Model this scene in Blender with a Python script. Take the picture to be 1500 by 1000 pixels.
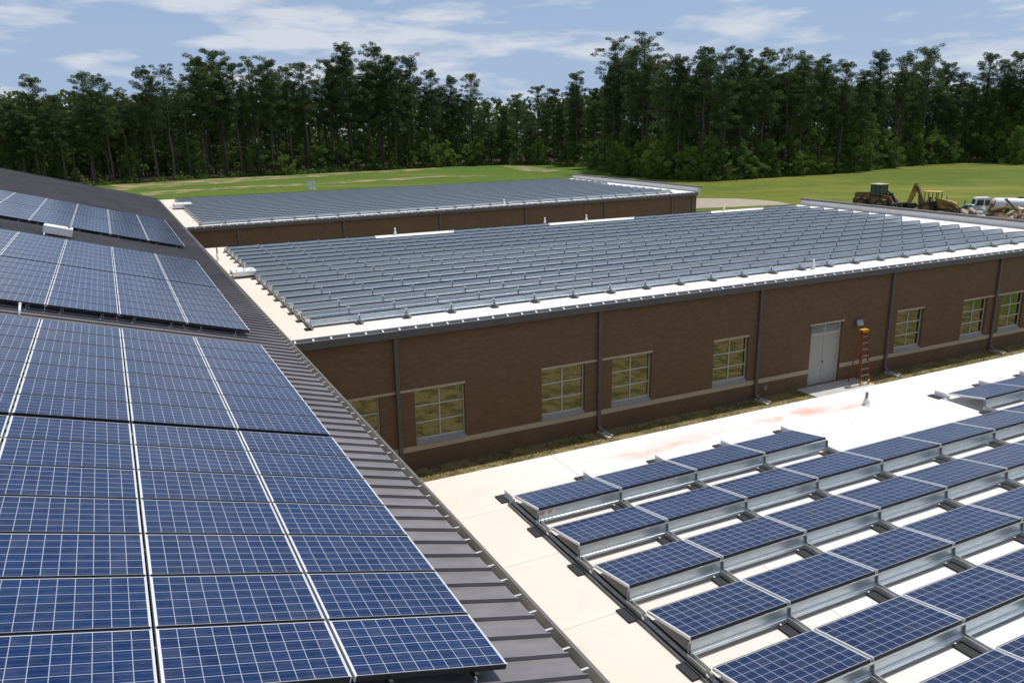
import bpy, bmesh, math, random
from mathutils import Vector, Matrix
R = math.radians
C = bpy.context.scene.collection
sc = bpy.context.scene
for o in list(bpy.data.objects): bpy.data.objects.remove(o)

# ------------------------------------------------------------ camera, sky, sun, exposure
YAW, PITCH, ROLL, FPX = R(26.3476), R(14.8632), R(-0.8876), 1169.62
CAM = Vector((-4.1012, 0.0, 5.7165))
_fw = Vector((math.sin(YAW)*math.cos(PITCH), math.cos(YAW)*math.cos(PITCH), -math.sin(PITCH)))
_rt = Vector((math.cos(YAW), -math.sin(YAW), 0)); _up = _rt.cross(_fw)
_R = math.cos(ROLL)*_rt + math.sin(ROLL)*_up
_U = -math.sin(ROLL)*_rt + math.cos(ROLL)*_up
cd = bpy.data.cameras.new("camera"); cam = bpy.data.objects.new("camera", cd); C.objects.link(cam)
cam.matrix_world = Matrix(((_R.x,_U.x,-_fw.x,CAM.x),(_R.y,_U.y,-_fw.y,CAM.y),(_R.z,_U.z,-_fw.z,CAM.z),(0,0,0,1)))
cd.sensor_width = 36; cd.lens = FPX/1500*36; cd.clip_start = .1; cd.clip_end = 4000
sc.camera = cam

SUN_EL, SUN_AZ = R(68), R(76)          # azimuth measured from +Y towards +X
sd = Vector((math.cos(SUN_EL)*math.sin(SUN_AZ), math.cos(SUN_EL)*math.cos(SUN_AZ), math.sin(SUN_EL)))
sl = bpy.data.lights.new("sun", 'SUN'); so = bpy.data.objects.new("sun", sl); C.objects.link(so)
so.rotation_euler = sd.to_track_quat('Z', 'Y').to_euler(); so.location = sd*60
sl.energy = 3.6; sl.angle = R(.55); sl.color = (1, .965, .91)
w = bpy.data.worlds.new("World"); sc.world = w; w.use_nodes = True
nt = w.node_tree; N = nt.nodes; L = nt.links; N.clear()
wo = N.new('ShaderNodeOutputWorld'); bg = N.new('ShaderNodeBackground')
sky = N.new('ShaderNodeTexSky'); sky.sky_type = 'NISHITA'; sky.sun_disc = False
sky.sun_elevation = SUN_EL; sky.sun_rotation = SUN_AZ; sky.air_density = 1.0; sky.dust_density = .6; sky.ozone_density = 2.0
SKY = .084
tc = N.new('ShaderNodeTexCoord')
def wnoise(scale, sx, sz, det, rough, off=(0,0,0)):
    mp = N.new('ShaderNodeMapping'); mp.inputs['Scale'].default_value = (sx, sx, sz); mp.inputs['Location'].default_value = off
    L.new(tc.outputs['Generated'], mp.inputs['Vector'])
    n = N.new('ShaderNodeTexNoise'); n.inputs['Scale'].default_value = scale; n.inputs['Detail'].default_value = det
    n.inputs['Roughness'].default_value = rough; L.new(mp.outputs[0], n.inputs['Vector']); return n
n1 = wnoise(1.0, 6.5, 34, 9, .56, (1.3, 3.4, .55)); n2 = wnoise(1.0, 2.2, 9, 3, .5, (5.6, 1, 2.2))
add = N.new('ShaderNodeMath'); add.operation = 'MULTIPLY_ADD'; add.inputs[1].default_value = .55
L.new(n2.outputs[0], add.inputs[0]); L.new(n1.outputs[0], add.inputs[2])
cr = N.new('ShaderNodeValToRGB'); L.new(add.outputs[0], cr.inputs[0])
cr.color_ramp.elements[0].position = .735; cr.color_ramp.elements[0].color = (0,0,0,1)
cr.color_ramp.elements[1].position = .87; cr.color_ramp.elements[1].color = (1,1,1,1)
# haze low over the horizon
sep = N.new('ShaderNodeSeparateXYZ'); L.new(tc.outputs['Generated'], sep.inputs[0])
mr = N.new('ShaderNodeMapRange'); mr.inputs[1].default_value = 0; mr.inputs[2].default_value = .6
mr.inputs[3].default_value = .92; mr.inputs[4].default_value = 0; L.new(sep.outputs[2], mr.inputs[0])
mxh = N.new('ShaderNodeMix'); mxh.data_type = 'RGBA'; L.new(mr.outputs[0], mxh.inputs[0])
L.new(sky.outputs[0], mxh.inputs[6]); mxh.inputs[7].default_value = (4.3, 5.8, 8.6, 1)
mx = N.new('ShaderNodeMix'); mx.data_type = 'RGBA'
mul = N.new('ShaderNodeMath'); mul.operation = 'MULTIPLY'; mul.inputs[1].default_value = .85
L.new(cr.outputs[0], mul.inputs[0]); L.new(mul.outputs[0], mx.inputs[0])
L.new(mxh.outputs[2], mx.inputs[6]); mx.inputs[7].default_value = (8.2, 8.6, 9.4, 1)
L.new(mx.outputs[2], bg.inputs[0]); bg.inputs[1].default_value = SKY
L.new(bg.outputs[0], wo.inputs[0])
vs = sc.view_settings; vs.view_transform = 'Standard'; vs.look = 'None'; vs.exposure = 0; vs.gamma = 1; vs.use_curve_mapping = False
sc.cycles.max_bounces = 6; sc.cycles.transparent_max_bounces = 4

# ------------------------------------------------------------ helpers
def ray(u, v):
    d = _fw + _R*((u-750)/FPX) + _U*((500-v)/FPX); return d.normalized()
def onz(u, v, z):
    d = ray(u, v); return CAM + d*((z-CAM.z)/d.z)
def zat(u, v, D):                       # height seen at pixel (u,v) at horizontal distance D
    d = ray(u, v); return (CAM + d*(D/math.hypot(d.x, d.y))).z

class MB:
    def __init__(s): s.bm = bmesh.new()
    def quad(s, pts, mi=0):
        f = s.bm.faces.new([s.bm.verts.new(p) for p in pts]); f.material_index = mi; return f
    def box(s, x0, x1, y0, y1, z0, z1, M=None, mi=0, bev=0):
        r = bmesh.ops.create_cube(s.bm, size=1)['verts']
        for v in r:
            v.co = Vector((x0+(v.co.x+.5)*(x1-x0), y0+(v.co.y+.5)*(y1-y0), z0+(v.co.z+.5)*(z1-z0)))
        fs = set(f for v in r for f in v.link_faces)
        for f in fs: f.material_index = mi
        if bev:
            es = list(set(e for v in r for e in v.link_edges))
            q = bmesh.ops.bevel(s.bm, geom=es, offset=bev, segments=2, affect='EDGES', profile=.6)
            r = list(set(v for f in q['faces'] for v in f.verts) | set(v for v in r if v.is_valid))
            r = list(set(r)|set(v for x in r for f in x.link_faces for v in f.verts))
        if M:
            for v in r: v.co = M @ v.co
        return s
    def cyl(s, p0, p1, r0, r1=None, n=12, mi=0, cap=True):
        p0 = Vector(p0); p1 = Vector(p1); r1 = r0 if r1 is None else r1
        d = (p1-p0).normalized(); a = d.orthogonal().normalized(); b = d.cross(a)
        A = []; B = []
        for i in range(n):
            t = 2*math.pi*i/n; e = a*math.cos(t)+b*math.sin(t)
            A.append(s.bm.verts.new(p0+e*r0)); B.append(s.bm.verts.new(p1+e*r1))
        for i in range(n):
            f = s.bm.faces.new((A[i], A[(i+1)%n], B[(i+1)%n], B[i])); f.material_index = mi; f.smooth = n > 5
        if cap:
            for ring in (A[::-1], B):
                f = s.bm.faces.new(ring); f.material_index = mi
        return s
    def tube(s, pts, r, n=8, mi=0):
        for a, b in zip(pts, pts[1:]): s.cyl(a, b, r, n=n, mi=mi)
        return s
    def prism(s, prof, y0, y1, mi=0, M=None, ax='y'):   # profile of (a, z) pairs extruded along y (or x)
        def P(a, z, t): 
            v = Vector((a, t, z)) if ax == 'y' else Vector((t, a, z))
            return M @ v if M else v
        A = [s.bm.verts.new(P(a, z, y0)) for a, z in prof]; B = [s.bm.verts.new(P(a, z, y1)) for a, z in prof]
        n = len(prof)
        for i in range(n):
            f = s.bm.faces.new((A[i], A[(i+1)%n], B[(i+1)%n], B[i])); f.material_index = mi
        for ring in (A[::-1], B):
            f = s.bm.faces.new(ring); f.material_index = mi
        return s
    def mesh(s, name, mats, recalc=True):
        if recalc: bmesh.ops.recalc_face_normals(s.bm, faces=s.bm.faces)
        me = bpy.data.meshes.new(name); s.bm.to_mesh(me); s.bm.free()
        for m in (mats if isinstance(mats, (list, tuple)) else [mats]): me.materials.append(m)
        return me
    def build(s, name, mats, parent=None, loc=None, recalc=True):
        return put(name, s.mesh(name, mats, recalc), parent, loc)
def put(name, me, parent=None, loc=None):
    o = bpy.data.objects.new(name, me); C.objects.link(o)
    if parent: o.parent = parent
    if loc is not None: o.location = loc
    return o
def empty(name, loc=(0,0,0), rz=0):
    o = bpy.data.objects.new(name, None); C.objects.link(o); o.location = loc; o.rotation_euler.z = rz; o.empty_display_size = .3; return o
def tag(o, label, cat, group=None, kind=None):
    o['label'] = label; o['category'] = cat
    if group: o['group'] = group
    if kind: o['kind'] = kind
    return o
def struct(o): o['kind'] = 'structure'; return o
kids = {}
def copy_tree(o, parent=None):
    c = o.copy(); C.objects.link(c); c.parent = parent
    for ch in o.children: copy_tree(ch, c)
    return c
ORD = ['first','second','third','fourth','fifth','sixth','seventh','eighth','ninth','tenth','eleventh','twelfth','thirteenth','fourteenth','fifteenth','sixteenth','seventeenth','eighteenth','nineteenth','twentieth']

# ------------------------------------------------------------ materials
def mat(name, col, rough=.6, metal=0, spec=.5, var=0, vscale=3, bump=0, bscale=20, var2=None, stretch=(1,1,1), space='Object', coat=0):
    m = bpy.data.materials.new(name); m.use_nodes = True; t = m.node_tree; b = t.nodes['Principled BSDF']
    b.inputs['Base Color'].default_value = (*col, 1); b.inputs['Roughness'].default_value = rough
    b.inputs['Metallic'].default_value = metal; b.inputs['Specular IOR Level'].default_value = spec
    b.inputs['Coat Weight'].default_value = coat
    if var or bump:
        tcx = t.nodes.new('ShaderNodeTexCoord'); mp = t.nodes.new('ShaderNodeMapping'); mp.inputs['Scale'].default_value = stretch
        t.links.new(tcx.outputs[space], mp.inputs[0])
    if var:
        n = t.nodes.new('ShaderNodeTexNoise'); n.inputs['Scale'].default_value = vscale; n.inputs['Detail'].default_value = 6; n.inputs['Roughness'].default_value = .6
        t.links.new(mp.outputs[0], n.inputs['Vector'])
        r = t.nodes.new('ShaderNodeValToRGB'); r.color_ramp.elements[0].position = .3; r.color_ramp.elements[1].position = .7
        c2 = var2 or tuple(c*(1+var) for c in col)
        r.color_ramp.elements[0].color = (*[c*(1-var) for c in col], 1); r.color_ramp.elements[1].color = (*c2, 1)
        t.links.new(n.outputs[0], r.inputs[0]); t.links.new(r.outputs[0], b.inputs['Base Color'])
    if bump:
        n = t.nodes.new('ShaderNodeTexNoise'); n.inputs['Scale'].default_value = bscale; n.inputs['Detail'].default_value = 4
        t.links.new(mp.outputs[0], n.inputs['Vector'])
        bp = t.nodes.new('ShaderNodeBump'); bp.inputs['Strength'].default_value = bump; bp.inputs['Distance'].default_value = .02
        t.links.new(n.outputs[0], bp.inputs['Height']); t.links.new(bp.outputs[0], b.inputs['Normal'])
    return m

class G:                                  # tiny node-graph helper
    def __init__(s, m): s.t = m.node_tree; s.b = s.t.nodes['Principled BSDF']
    def n(s, typ, **kw):
        x = s.t.nodes.new(typ)
        for k, v in kw.items(): setattr(x, k, v)
        return x
    def lk(s, a, b): s.t.links.new(a, b)
    def m(s, op, a, b=None, c=None, clamp=False):
        x = s.t.nodes.new('ShaderNodeMath'); x.operation = op; x.use_clamp = clamp
        for i, v in enumerate((a, b, c)):
            if v is None: continue
            if isinstance(v, (int, float)): x.inputs[i].default_value = v
            else: s.lk(v, x.inputs[i])
        return x.outputs[0]
    def mix(s, f, a, b):
        x = s.t.nodes.new('ShaderNodeMix'); x.data_type = 'RGBA'
        for i, v in ((0, f), (6, a), (7, b)):
            if isinstance(v, (int, float)): x.inputs[i].default_value = v
            elif isinstance(v, tuple): x.inputs[i].default_value = (*v, 1)
            else: s.lk(v, x.inputs[i])
        return x.outputs[2]
    def noise(s, vec, scale, det=5, rough=.6, stretch=None):
        if stretch:
            mp = s.n('ShaderNodeMapping'); mp.inputs['Scale'].default_value = stretch; s.lk(vec, mp.inputs[0]); vec = mp.outputs[0]
        x = s.n('ShaderNodeTexNoise'); x.inputs['Scale'].default_value = scale; x.inputs['Detail'].default_value = det; x.inputs['Roughness'].default_value = rough
        s.lk(vec, x.inputs['Vector']); return x.outputs[0]
    def ramp(s, f, p0, p1):
        x = s.n('ShaderNodeMapRange'); x.interpolation_type = 'SMOOTHSTEP'; x.inputs[1].default_value = p0; x.inputs[2].default_value = p1; s.lk(f, x.inputs[0]); return x.outputs[0]

def solar_mat(name, base, base2, lx, ly, lw=.0037, mL=.026, mR=.020):
    """multicrystalline cells 10 x 6 under glass; object space, panel from 0..lx, 0..ly"""
    m = mat(name, base, .16, 0, .20); g = G(m); b = g.b
    tcx = g.n('ShaderNodeTexCoord'); sp = g.n('ShaderNodeSeparateXYZ'); g.lk(tcx.outputs['Object'], sp.inputs[0])
    X, Y = sp.outputs[0], sp.outputs[1]
    mx_, my_ = mL, .020
    cx, cy = (lx-mL-mR)/10, (ly-2*my_)/6
    ux = g.m('DIVIDE', g.m('SUBTRACT', X, mx_), cx); uy = g.m('DIVIDE', g.m('SUBTRACT', Y, my_), cy)
    def line(u, c):
        d = g.m('ABSOLUTE', g.m('SUBTRACT', g.m('FRACT', g.m('ADD', u, .5)), .5))
        return g.m('LESS_THAN', d, lw/c)
    grid = g.m('MAXIMUM', line(ux, cx), line(uy, cy))
    edge = g.m('MAXIMUM', g.m('MAXIMUM', g.m('LESS_THAN', ux, 0), g.m('GREATER_THAN', ux, 10)), g.m('MAXIMUM', g.m('LESS_THAN', uy, 0), g.m('GREATER_THAN', uy, 6)))
    grid = g.m('MAXIMUM', grid, edge)
    # two busbars per cell, thin
    fy = g.m('FRACT', uy)
    bus = g.m('MAXIMUM', g.m('LESS_THAN', g.m('ABSOLUTE', g.m('SUBTRACT', fy, .27)), .010), g.m('LESS_THAN', g.m('ABSOLUTE', g.m('SUBTRACT', fy, .73)), .010))
    oi = g.n('ShaderNodeObjectInfo')
    cid = g.n('ShaderNodeCombineXYZ'); g.lk(g.m('FLOOR', ux), cid.inputs[0]); g.lk(g.m('FLOOR', uy), cid.inputs[1]); g.lk(g.m('MULTIPLY', oi.outputs['Random'], 97), cid.inputs[2])
    wn = g.n('ShaderNodeTexWhiteNoise'); g.lk(cid.outputs[0], wn.inputs['Vector'])
    va = g.n('ShaderNodeVectorMath', operation='ADD'); g.lk(tcx.outputs['Object'], va.inputs[0]); g.lk(cid.outputs[0], va.inputs[1])
    vo = g.n('ShaderNodeTexVoronoi'); vo.inputs['Scale'].default_value = 42; g.lk(va.outputs[0], vo.inputs['Vector'])
    sv = g.n('ShaderNodeSeparateColor'); g.lk(vo.outputs['Color'], sv.inputs[0])
    f = g.m('ADD', g.m('MULTIPLY', wn.outputs['Value'], .45), g.m('MULTIPLY', sv.outputs[0], .5))
    f = g.m('ADD', f, g.m('MULTIPLY', oi.outputs['Random'], .22))
    col = g.mix(f, base, base2)
    col = g.mix(g.m('MULTIPLY', bus, .35), col, (.30, .34, .42))
    col = g.mix(grid, col, (.36, .40, .48)); col = g.mix(edge, col, (.74, .75, .76))
    col = g.mix(g.m('MULTIPLY', g.m('FRACT', g.m('MULTIPLY', oi.outputs['Random'], 13.7)), .16), col, (.012, .045, .115))
    # faint dust film, heavier along the lower long edge
    du = g.ramp(g.noise(va.outputs[0], 2.2, 4), .35, .8)
    low = g.m('SUBTRACT', 1, g.ramp(Y, 0, .10)); fd = g.m('ADD', g.m('MULTIPLY', du, .055), g.m('MULTIPLY', g.m('MULTIPLY', low, g.noise(va.outputs[0], 5, 4)), .10))
    col = g.mix(fd, col, (.5, .47, .43))
    g.lk(col, b.inputs['Base Color'])
    return m
LP, WP = 1.604, .985                     # panels on the pitched roof
LW, WW = 1.795, 1.003                     # panels on the flat-roof racks
m_cell = solar_mat('solar cells', (.0025, .014, .060), (.007, .032, .112), LP, WP)
m_cell2 = solar_mat('solar cells rack', (.0045, .0135, .054), (.010, .027, .096), LW, WW, .0038)
m_alu = mat('anodised frame', (.72, .73, .74), .38, .25, .5)
m_back = mat('panel backsheet', (.55, .54, .50), .7)
m_galv = mat('galvanised steel', (.60, .67, .71), .36, .75, .5, var=.11, vscale=5, stretch=(1, 3, 3), bump=.10, bscale=9)
m_galv3 = mat('galvanised tray', (.55, .55, .53), .5, .35, .5, var=.18, vscale=5)
m_galv2 = mat('galvanised steel dull', (.20, .21, .22), .5, .4, .5, var=.2, vscale=8)
m_rubber = mat('black rubber', (.018, .02, .024), .75)
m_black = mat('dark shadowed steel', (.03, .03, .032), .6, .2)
m_white = mat('white enamel', (.78, .78, .76), .45, var=.05, vscale=6)
m_whitepvc = mat('white pvc', (.8, .8, .78), .4)
m_bronze = mat('dark bronze trim', (.155, .145, .14), .5, .1, .5, var=.12, vscale=2)
m_zinc = mat('zinc grey trim', (.40, .41, .42), .45, .2, .5, var=.1, vscale=2)
m_gutter = mat('gutter lining', (.44, .41, .36), .5, .1, var=.25, vscale=1.2)
m_grayframe = mat('pale window frame', (.62, .62, .58), .45, 0)
m_sill = mat('cast stone sill', (.36, .35, .34), .8, var=.08, vscale=4)
m_band = mat('pale stone band', (.60, .50, .39), .85, var=.1, vscale=6)
m_door = mat('grey door paint', (.55, .55, .52), .5, var=.05, vscale=3)
m_conc = mat('concrete', (.52, .50, .46), .9, var=.12, vscale=2.5, bump=.2, bscale=30)

def pan_mat():
    m = mat('standing seam metal', (.20, .185, .19), .45, .0, .5); g = G(m)
    tcx = g.n('ShaderNodeTexCoord'); n1 = g.noise(tcx.outputs['Object'], .35, 5, .6, (1.2, 1, 1)); n2 = g.noise(tcx.outputs['Object'], 9, 3, .5, (.15, 1, 1))
    g.lk(g.mix(g.ramp(g.m('ADD', g.m('MULTIPLY', n1, .6), g.m('MULTIPLY', n2, .4)), .35, .65), (.165, .155, .16), (.225, .21, .215)), g.b.inputs['Base Color'])
    g.lk(g.m('ADD', g.m('MULTIPLY', n1, .12), .38), g.b.inputs['Roughness']); return m
m_pan = pan_mat()

def membrane_mat(name, warm):
    m = mat(name, (.8, .8, .8), .75, 0, .3); g = G(m)
    tcx = g.n('ShaderNodeTexCoord'); V = tcx.outputs['Object']; sp = g.n('ShaderNodeSeparateXYZ'); g.lk(V, sp.inputs[0])
    X, Y = sp.outputs[0], sp.outputs[1]
    n1 = g.noise(V, .22, 4, .55); n2 = g.noise(V, 2.4, 6, .65); n3 = g.noise(V, 1.0, 4, .6, (.15, 1, 1))
    wx = g.m('SUBTRACT', 1, g.ramp(X, 0, 7))                    # warmer cream tint towards the pitched roof side
    f = g.m('ADD', g.m('MULTIPLY', wx, .85), g.m('MULTIPLY', g.ramp(n1, .4, .7), .22), clamp=True)
    col = g.mix(f, (.76, .755, .745), warm)
    col = g.mix(g.m('MULTIPLY', g.ramp(g.m('ADD', g.m('MULTIPLY', n2, .5), g.m('MULTIPLY', n3, .5)), .52, .70), .30), col, (.52, .44, .37))
    # lap seams every 1.9 m along y, cross laps
    fy = g.m('FRACT', g.m('DIVIDE', g.m('ADD', Y, 100.35), 1.95)); ln = g.m('LESS_THAN', fy, .011)
    row = g.m('FLOOR', g.m('DIVIDE', g.m('ADD', Y, 100.35), 1.95))
    fx = g.m('FRACT', g.m('ADD', g.m('DIVIDE', X, 7.5), g.m('MULTIPLY', row, .37))); ln2 = g.m('LESS_THAN', fx, .003)
    col = g.mix(g.m('MULTIPLY', g.m('MAXIMUM', ln, ln2), .6), col, (.36, .33, .30))
    lap = g.m('MULTIPLY', g.m('LESS_THAN', fy, .07), .10); col = g.mix(lap, col, (.9, .9, .88))
    # orange marking-chalk stains near the roof edge
    def blot(cx, cy, rx, ry):
        dx = g.m('DIVIDE', g.m('SUBTRACT', X, cx), rx); dy = g.m('DIVIDE', g.m('SUBTRACT', Y, cy), ry)
        return g.m('SUBTRACT', 1, g.m('SQRT', g.m('ADD', g.m('MULTIPLY', dx, dx), g.m('MULTIPLY', dy, dy))), clamp=True)
    if name == 'near membrane':
        s = g.m('MAXIMUM', g.m('MAXIMUM', blot(11.0, 13.95, 2.4, .42), blot(6.4, 13.75, 1.6, .4)), g.m('MAXIMUM', blot(12.4, 13.7, 1.2, .22), g.m('MULTIPLY', blot(8.6, 13.9, 4.5, .5), .5)))
        s = g.m('MULTIPLY', s, g.ramp(g.noise(V, 1.6, 6, .7, (.8, 2, 1)), .36, .62))
        col = g.mix(g.m('MULTIPLY', s, .95, clamp=True), col, (.85, .30, .16))
    g.lk(col, g.b.inputs['Base Color']); return m
m_mem_near = membrane_mat('near membrane', (.76, .655, .54))
m_mem = membrane_mat('roof membrane', (.76, .66, .545))

def brick_mat():
    m = mat('brown brick', (.1, .06, .04), .92, 0, .25); g = G(m)
    tcx = g.n('ShaderNodeTexCoord'); sp = g.n('ShaderNodeSeparateXYZ'); g.lk(tcx.outputs['Object'], sp.inputs[0])
    cb = g.n('ShaderNodeCombineXYZ'); g.lk(g.m('ADD', sp.outputs[0], sp.outputs[1]), cb.inputs[0]); g.lk(sp.outputs[2], cb.inputs[1])
    br = g.n('ShaderNodeTexBrick'); g.lk(cb.outputs[0], br.inputs['Vector']); br.inputs['Scale'].default_value = 1
    br.inputs['Brick Width'].default_value = .24; br.inputs['Row Height'].default_value = .081; br.inputs['Mortar Size'].default_value = .006
    br.inputs['Color1'].default_value = (.195, .124, .074, 1); br.inputs['Color2'].default_value = (.235, .154, .092, 1); br.inputs['Mortar'].default_value = (.208, .142, .090, 1)
    n = g.noise(tcx.outputs['Object'], .55, 6, .65, (1, 1, 2.5)); n2 = g.noise(tcx.outputs['Object'], 7, 3, .6, (.35, 1, 4))
    k = g.ramp(g.m('ADD', g.m('MULTIPLY', n, .55), g.m('MULTIPLY', n2, .45)), .34, .66)
    x = g.n('ShaderNodeMix', data_type='RGBA', blend_type='MULTIPLY'); x.inputs[0].default_value = 1
    g.lk(br.outputs['Color'], x.inputs[6]); g.lk(g.mix(k, (.96, .95, .95), (1.08, 1.06, 1.04)), x.inputs[7])
    g.lk(x.outputs[2], g.b.inputs['Base Color'])
    bp = g.n('ShaderNodeBump'); bp.inputs['Strength'].default_value = .5; bp.inputs['Distance'].default_value = .008; bp.invert = True
    g.lk(br.outputs['Fac'], bp.inputs['Height']); g.lk(bp.outputs[0], g.b.inputs['Normal']); return m
m_brick = brick_mat()
def glass_mat(tint):
    m = bpy.data.materials.new('window glass'); m.use_nodes = True; t = m.node_tree; t.nodes.clear()
    o = t.nodes.new('ShaderNodeOutputMaterial'); mixs = t.nodes.new('ShaderNodeMixShader'); gl = t.nodes.new('ShaderNodeBsdfGlossy'); df = t.nodes.new('ShaderNodeBsdfDiffuse')
    gl.inputs['Color'].default_value = (*tint, 1); gl.inputs['Roughness'].default_value = .015; df.inputs['Color'].default_value = (.02, .025, .02, 1)
    tcx = t.nodes.new('ShaderNodeTexCoord'); n = t.nodes.new('ShaderNodeTexNoise'); n.inputs['Scale'].default_value = .8; t.links.new(tcx.outputs['Object'], n.inputs['Vector'])
    bp = t.nodes.new('ShaderNodeBump'); bp.inputs['Strength'].default_value = .12; bp.inputs['Distance'].default_value = .02
    t.links.new(n.outputs[0], bp.inputs['Height']); t.links.new(bp.outputs[0], gl.inputs['Normal'])
    mixs.inputs[0].default_value = .62; t.links.new(df.outputs[0], mixs.inputs[1]); t.links.new(gl.outputs[0], mixs.inputs[2]); t.links.new(mixs.outputs[0], o.inputs[0]); return m
m_glass = glass_mat((.44, .45, .38))

def ground_mat():
    m = mat('lawn', (.1, .15, .03), .95, 0, .15); g = G(m)
    tcx = g.n('ShaderNodeTexCoord'); V = tcx.outputs['Object']; sp = g.n('ShaderNodeSeparateXYZ'); g.lk(V, sp.inputs[0])
    rot = g.n('ShaderNodeMapping'); rot.inputs['Rotation'].default_value = (0, 0, R(32)); g.lk(V, rot.inputs[0])
    n1 = g.noise(rot.outputs[0], .035, 5, .6, (.5, 2.0, 1)); n2 = g.noise(V, .16, 6, .65); n3 = g.noise(V, 2.5, 4, .7)
    f = g.ramp(g.m('ADD', g.m('MULTIPLY', n1, .6), g.m('MULTIPLY', n2, .4)), .38, .62)
    col = g.mix(f, (.090, .135, .016), (.200, .205, .032))
    col = g.mix(g.m('MULTIPLY', g.ramp(n3, .35, .65), .5), col, (.075, .115, .018))
    # the left field is a deeper green
    lf = g.ramp(g.m('SUBTRACT', sp.outputs[1], g.m('MULTIPLY', sp.outputs[0], 1.1)), 10, 70)
    col = g.mix(g.m('MULTIPLY', lf, .65), col, (.070, .135, .018))
    bare = g.ramp(n1, .60, .72); col = g.mix(g.m('MULTIPLY', bare, .5), col, (.28, .22, .10))
    g.lk(col, g.b.inputs['Base Color'])
    return m
m_lawn = ground_mat()
def court_mat():
    m = mat('patchy yard grass', (.1, .15, .03), .95, 0, .15); g = G(m)
    tcx = g.n('ShaderNodeTexCoord'); V = tcx.outputs['Object']
    a = g.ramp(g.noise(V, 1.3, 7, .75), .44, .58); b_ = g.ramp(g.noise(V, 6, 5, .7), .35, .65); c = g.ramp(g.noise(V, 22, 3, .7), .35, .65)
    col = g.mix(a, (.36, .275, .125), (.085, .088, .022)); col = g.mix(g.m('MULTIPLY', b_, .55), col, (.30, .235, .10))
    col = g.mix(g.m('MULTIPLY', c, .5), col, (.045, .045, .015)); g.lk(col, g.b.inputs['Base Color']); return m
m_court = court_mat()
m_tan = mat('patchy dry soil', (.3,.24,.12), .95); g = G(m_tan); tcx = g.n('ShaderNodeTexCoord')
g.lk(g.mix(g.ramp(g.noise(tcx.outputs['Object'], .22, 6, .7), .44, .60), (.085, .135, .020), (.33, .25, .13)), g.b.inputs['Base Color'])
m_gravel = mat('gravel', (.36, .31, .23), .95, var=.15, vscale=.6)
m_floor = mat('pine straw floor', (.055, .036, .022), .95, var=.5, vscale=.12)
m_grassfar = mat('bright grass', (.075, .155, .02), .95, var=.25, vscale=.15)
m_bark = mat('pine bark', (.085, .066, .054), .95, var=.35, vscale=1.5, stretch=(1, 1, .25))
def leaf_mat(name, c0, c1):
    m = mat(name, c0, .7, 0, .25); g = G(m); oi = g.n('ShaderNodeObjectInfo'); geo = g.n('ShaderNodeNewGeometry')
    r = g.m('ADD', g.m('MULTIPLY', geo.outputs['Random Per Island'], .45), g.m('MULTIPLY', oi.outputs['Random'], .55))
    g.lk(g.mix(r, c0, c1), g.b.inputs['Base Color'])
    b = g.b; b.inputs['Transmission Weight'].default_value = 0
    tr = g.n('ShaderNodeBsdfTranslucent'); ms = g.n('ShaderNodeMixShader'); ms.inputs[0].default_value = .22
    g.lk(g.mix(r, c0, c1), tr.inputs[0]); out = [x for x in g.t.nodes if x.type == 'OUTPUT_MATERIAL'][0]
    g.lk(b.outputs[0], ms.inputs[1]); g.lk(tr.outputs[0], ms.inputs[2]); g.lk(ms.outputs[0], out.inputs[0]); return m
m_needle = leaf_mat('pine needles', (.034, .062, .020), (.120, .175, .050))
m_leaf = leaf_mat('broad leaves', (.058, .112, .020), (.145, .230, .040))
m_leafb = leaf_mat('bright broad leaves', (.100, .170, .020), (.200, .290, .042))

# ------------------------------------------------------------ ground
ZG = -6.794
g_ = MB(); g_.quad([(-1500,-600,ZG),(1500,-600,ZG),(1500,2200,ZG),(-1500,2200,ZG)]); gr = struct(g_.build('ground', m_lawn))
def sheet(name, pts, z, m, jag=0, seed=1, kindstruct=True):
    rnd = random.Random(seed); P = []
    for i, p in enumerate(pts):
        q = pts[(i+1) % len(pts)]; d = math.hypot(q[0]-p[0], q[1]-p[1]); n = max(1, int(d/4)) if jag else 1
        for k in range(n):
            t = k/n; P.append((p[0]+(q[0]-p[0])*t+rnd.uniform(-jag, jag), p[1]+(q[1]-p[1])*t+rnd.uniform(-jag, jag), z))
    b = MB(); b.quad(P); bmesh.ops.triangulate(b.bm, faces=b.bm.faces)
    o = b.build(name, m, recalc=False)
    for f in o.data.polygons: pass
    if sum(pp[0]*P[(i+1)%len(P)][1]-P[(i+1)%len(P)][0]*pp[1] for i, pp in enumerate(P)) < 0: o.data.flip_normals()
    return struct(o)
def pxpoly(px): return [tuple(onz(u, v, ZG))[:2] for u, v in px]
sheet('courtyard_ground', [(0,14.2),(49,14.2),(49,27.2),(0,27.2)], ZG+.02, m_court)
sheet('courtyard_ground', [(0,54.5),(51,54.5),(54,69),(0,66)], ZG+.02, m_court)
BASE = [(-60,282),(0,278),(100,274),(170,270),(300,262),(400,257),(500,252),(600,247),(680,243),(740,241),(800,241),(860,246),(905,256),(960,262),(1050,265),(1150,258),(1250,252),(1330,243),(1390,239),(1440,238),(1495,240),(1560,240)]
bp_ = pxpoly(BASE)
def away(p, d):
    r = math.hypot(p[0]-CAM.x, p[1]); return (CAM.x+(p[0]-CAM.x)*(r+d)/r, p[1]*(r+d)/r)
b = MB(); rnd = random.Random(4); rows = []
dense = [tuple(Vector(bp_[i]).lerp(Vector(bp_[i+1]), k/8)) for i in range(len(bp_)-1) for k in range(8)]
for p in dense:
    rows.append([b.bm.verts.new((*away(p, d), ZG+.06)) for d in (-1.5+rnd.uniform(-1.3, 1.3), 150, 1200)])
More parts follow.
